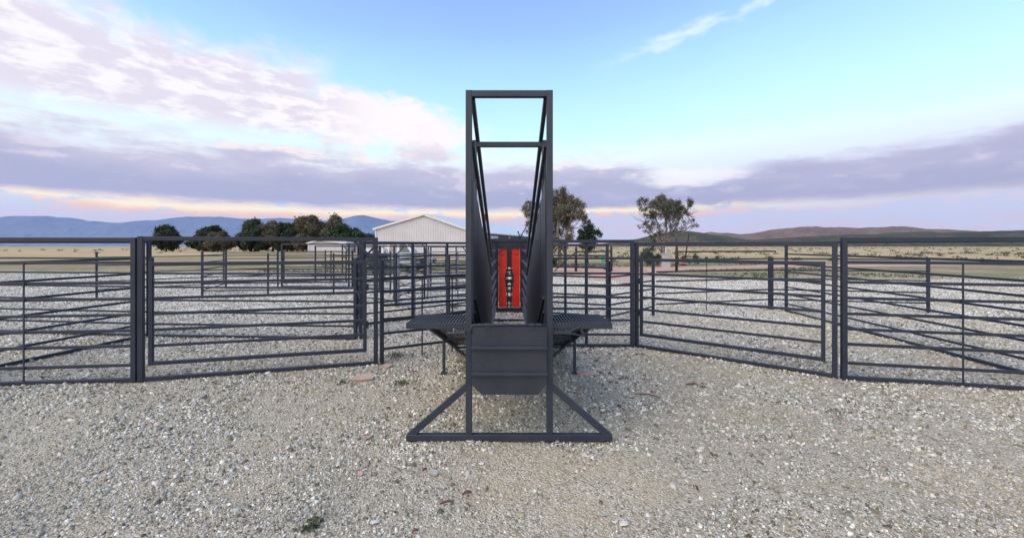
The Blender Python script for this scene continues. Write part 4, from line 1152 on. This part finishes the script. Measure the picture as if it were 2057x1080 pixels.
stone('cluster stone pressed against the middle right foot block', 1119, 891, .042, .032, .026, 'brownstone', 0, seed=22)
stone('second stone by the middle left foot block', 951, 889, .036, .028, .022, 'greystone', 0, seed=23)
stone('pale stone on the right side of the yard below the bark flakes', 1418, 946, .045, .026, .014, 'palestone', 0, seed=24)


def slab(label, px, py, poly, m, th=.02, rz=0, name='stone_slab', tilt=.06):
    d = 816 * 1.6 / (py - 494); x = at(px, py, d)[0]
    mb = MB().prism(poly, 'z', 0, th); o = mb.build(name, m)
    o.location = (x, d, .010); o.rotation_euler = (tilt, tilt * .4, R(rz))
    return tag(o, label, name.replace('_', ' '))


slab('long pinkish slab lying on the gravel near the left gate', 727, 762, [(-.13, -.10), (.02, -.07), (.14, -.01), (.13, .07), (.0, .09), (-.07, .06)], 'pinkstone', .022)
slab('small reddish slab near the foot of the left hinge post', 776, 737, [(-.07, -.05), (.05, -.06), (.08, .03), (-.02, .07)], 'pinkstone', .02)
slab('pale flat slab beside the foot plate of the right ramp leg', 1176, 751, [(-.10, -.09), (.13, -.05), (.12, .06), (-.06, .09), (-.11, .02)], 'pinkstone', .016, 0, tilt=.03)


def flake(label, px, py, L, w_, rz, seed):
    L *= .85; w_ *= .75
    d = 816 * 1.6 / (py - 494); x = at(px, py, d)[0]; rs = random.Random(seed); mb = MB(); n = 7
    for k in range(n):
        t = k / (n - 1); ww = w_ * math.sin(math.pi * (.12 + .76 * t)) * rs.uniform(.7, 1.1); off = math.sin(t * 3 + seed) * L * .04 + rs.uniform(-.02, .02) * L
        for sg in (-1, 1):
            mb.v += [Vector(((t - .5) * L, off + sg * ww / 2, .012 + .010 * math.sin(t * 3.1) + .004 * sg)), Vector(((t - .5) * L, off + sg * ww / 2, .008 + .010 * math.sin(t * 3.1) + .004 * sg))]
    for k in range(n - 1):
        a = 4 * k; b = a + 4
        mb.f += [[a, a + 2, b + 2, b], [a + 1, b + 1, b + 3, a + 3], [a, b, b + 1, a + 1], [a + 2, a + 3, b + 3, b + 2]]
    mb.f += [[0, 1, 3, 2], [4 * n - 4, 4 * n - 2, 4 * n - 1, 4 * n - 3]]
    o = mb.build('bark_flake', 'redbark'); o.location = (x, d, .006); o.rotation_euler = (0, 0, R(rz))
    return tag(o, label, 'bark flake', 'fallen bark flakes')


flake('dark red bark flake in the centre foreground below the beam', 938, 995, .075, .022, 32, 1)
flake('thin red bark splinter lower left of the central flake', 898, 1014, .10, .010, 22, 2)
flake('short curved red bark bit below the central flake', 941, 1019, .04, .012, -50, 3)
flake('small red bark piece near the bottom edge of the picture', 834, 1072, .04, .014, 20, 4)
flake('twisted red bark piece at right near the bottom corner', 1400, 984, .065, .028, 70, 5)
flake('red bark flake on the gravel at the right under the gate', 1390, 775, .16, .035, -5, 6)
flake('second red bark flake right under the gate', 1412, 780, .09, .03, 10, 7)
flake('reddish bark strip left of the left ramp leg', 830, 749, .12, .025, 8, 8)
flake('bark sliver touching the squarish grey rock', 853, 948, .05, .014, 60, 9)
flake('scattered red bark at the right edge of the yard gravel', 1428, 915, .09, .03, 80, 10)
flake('brown bark strip in front of the high right panel', 1286, 714, .20, .03, -12, 11)
flake('dark thin stick lying on the right side of the gravel', 1300, 797, .30, .008, -28, 12)

# ------------------------------------------------------------------ haze
HZ = True
if HZ:
    hb = MB().box(-13500, 13500, -600, 13500, -4.0 - 1, 900)
    hmz = bpy.data.materials.new('haze_air'); hmz.use_nodes = True
    t_ = hmz.node_tree; t_.nodes.clear(); oo = t_.nodes.new('ShaderNodeOutputMaterial'); pv = t_.nodes.new('ShaderNodeVolumePrincipled')
    pv.inputs['Color'].default_value = (.62, .72, .95, 1); pv.inputs['Density'].default_value = .00002; pv.inputs['Anisotropy'].default_value = .2
    t_.links.new(pv.outputs[0], oo.inputs['Volume'])
    hz = hb.build('haze', hmz); tag(hz, kind='stuff')
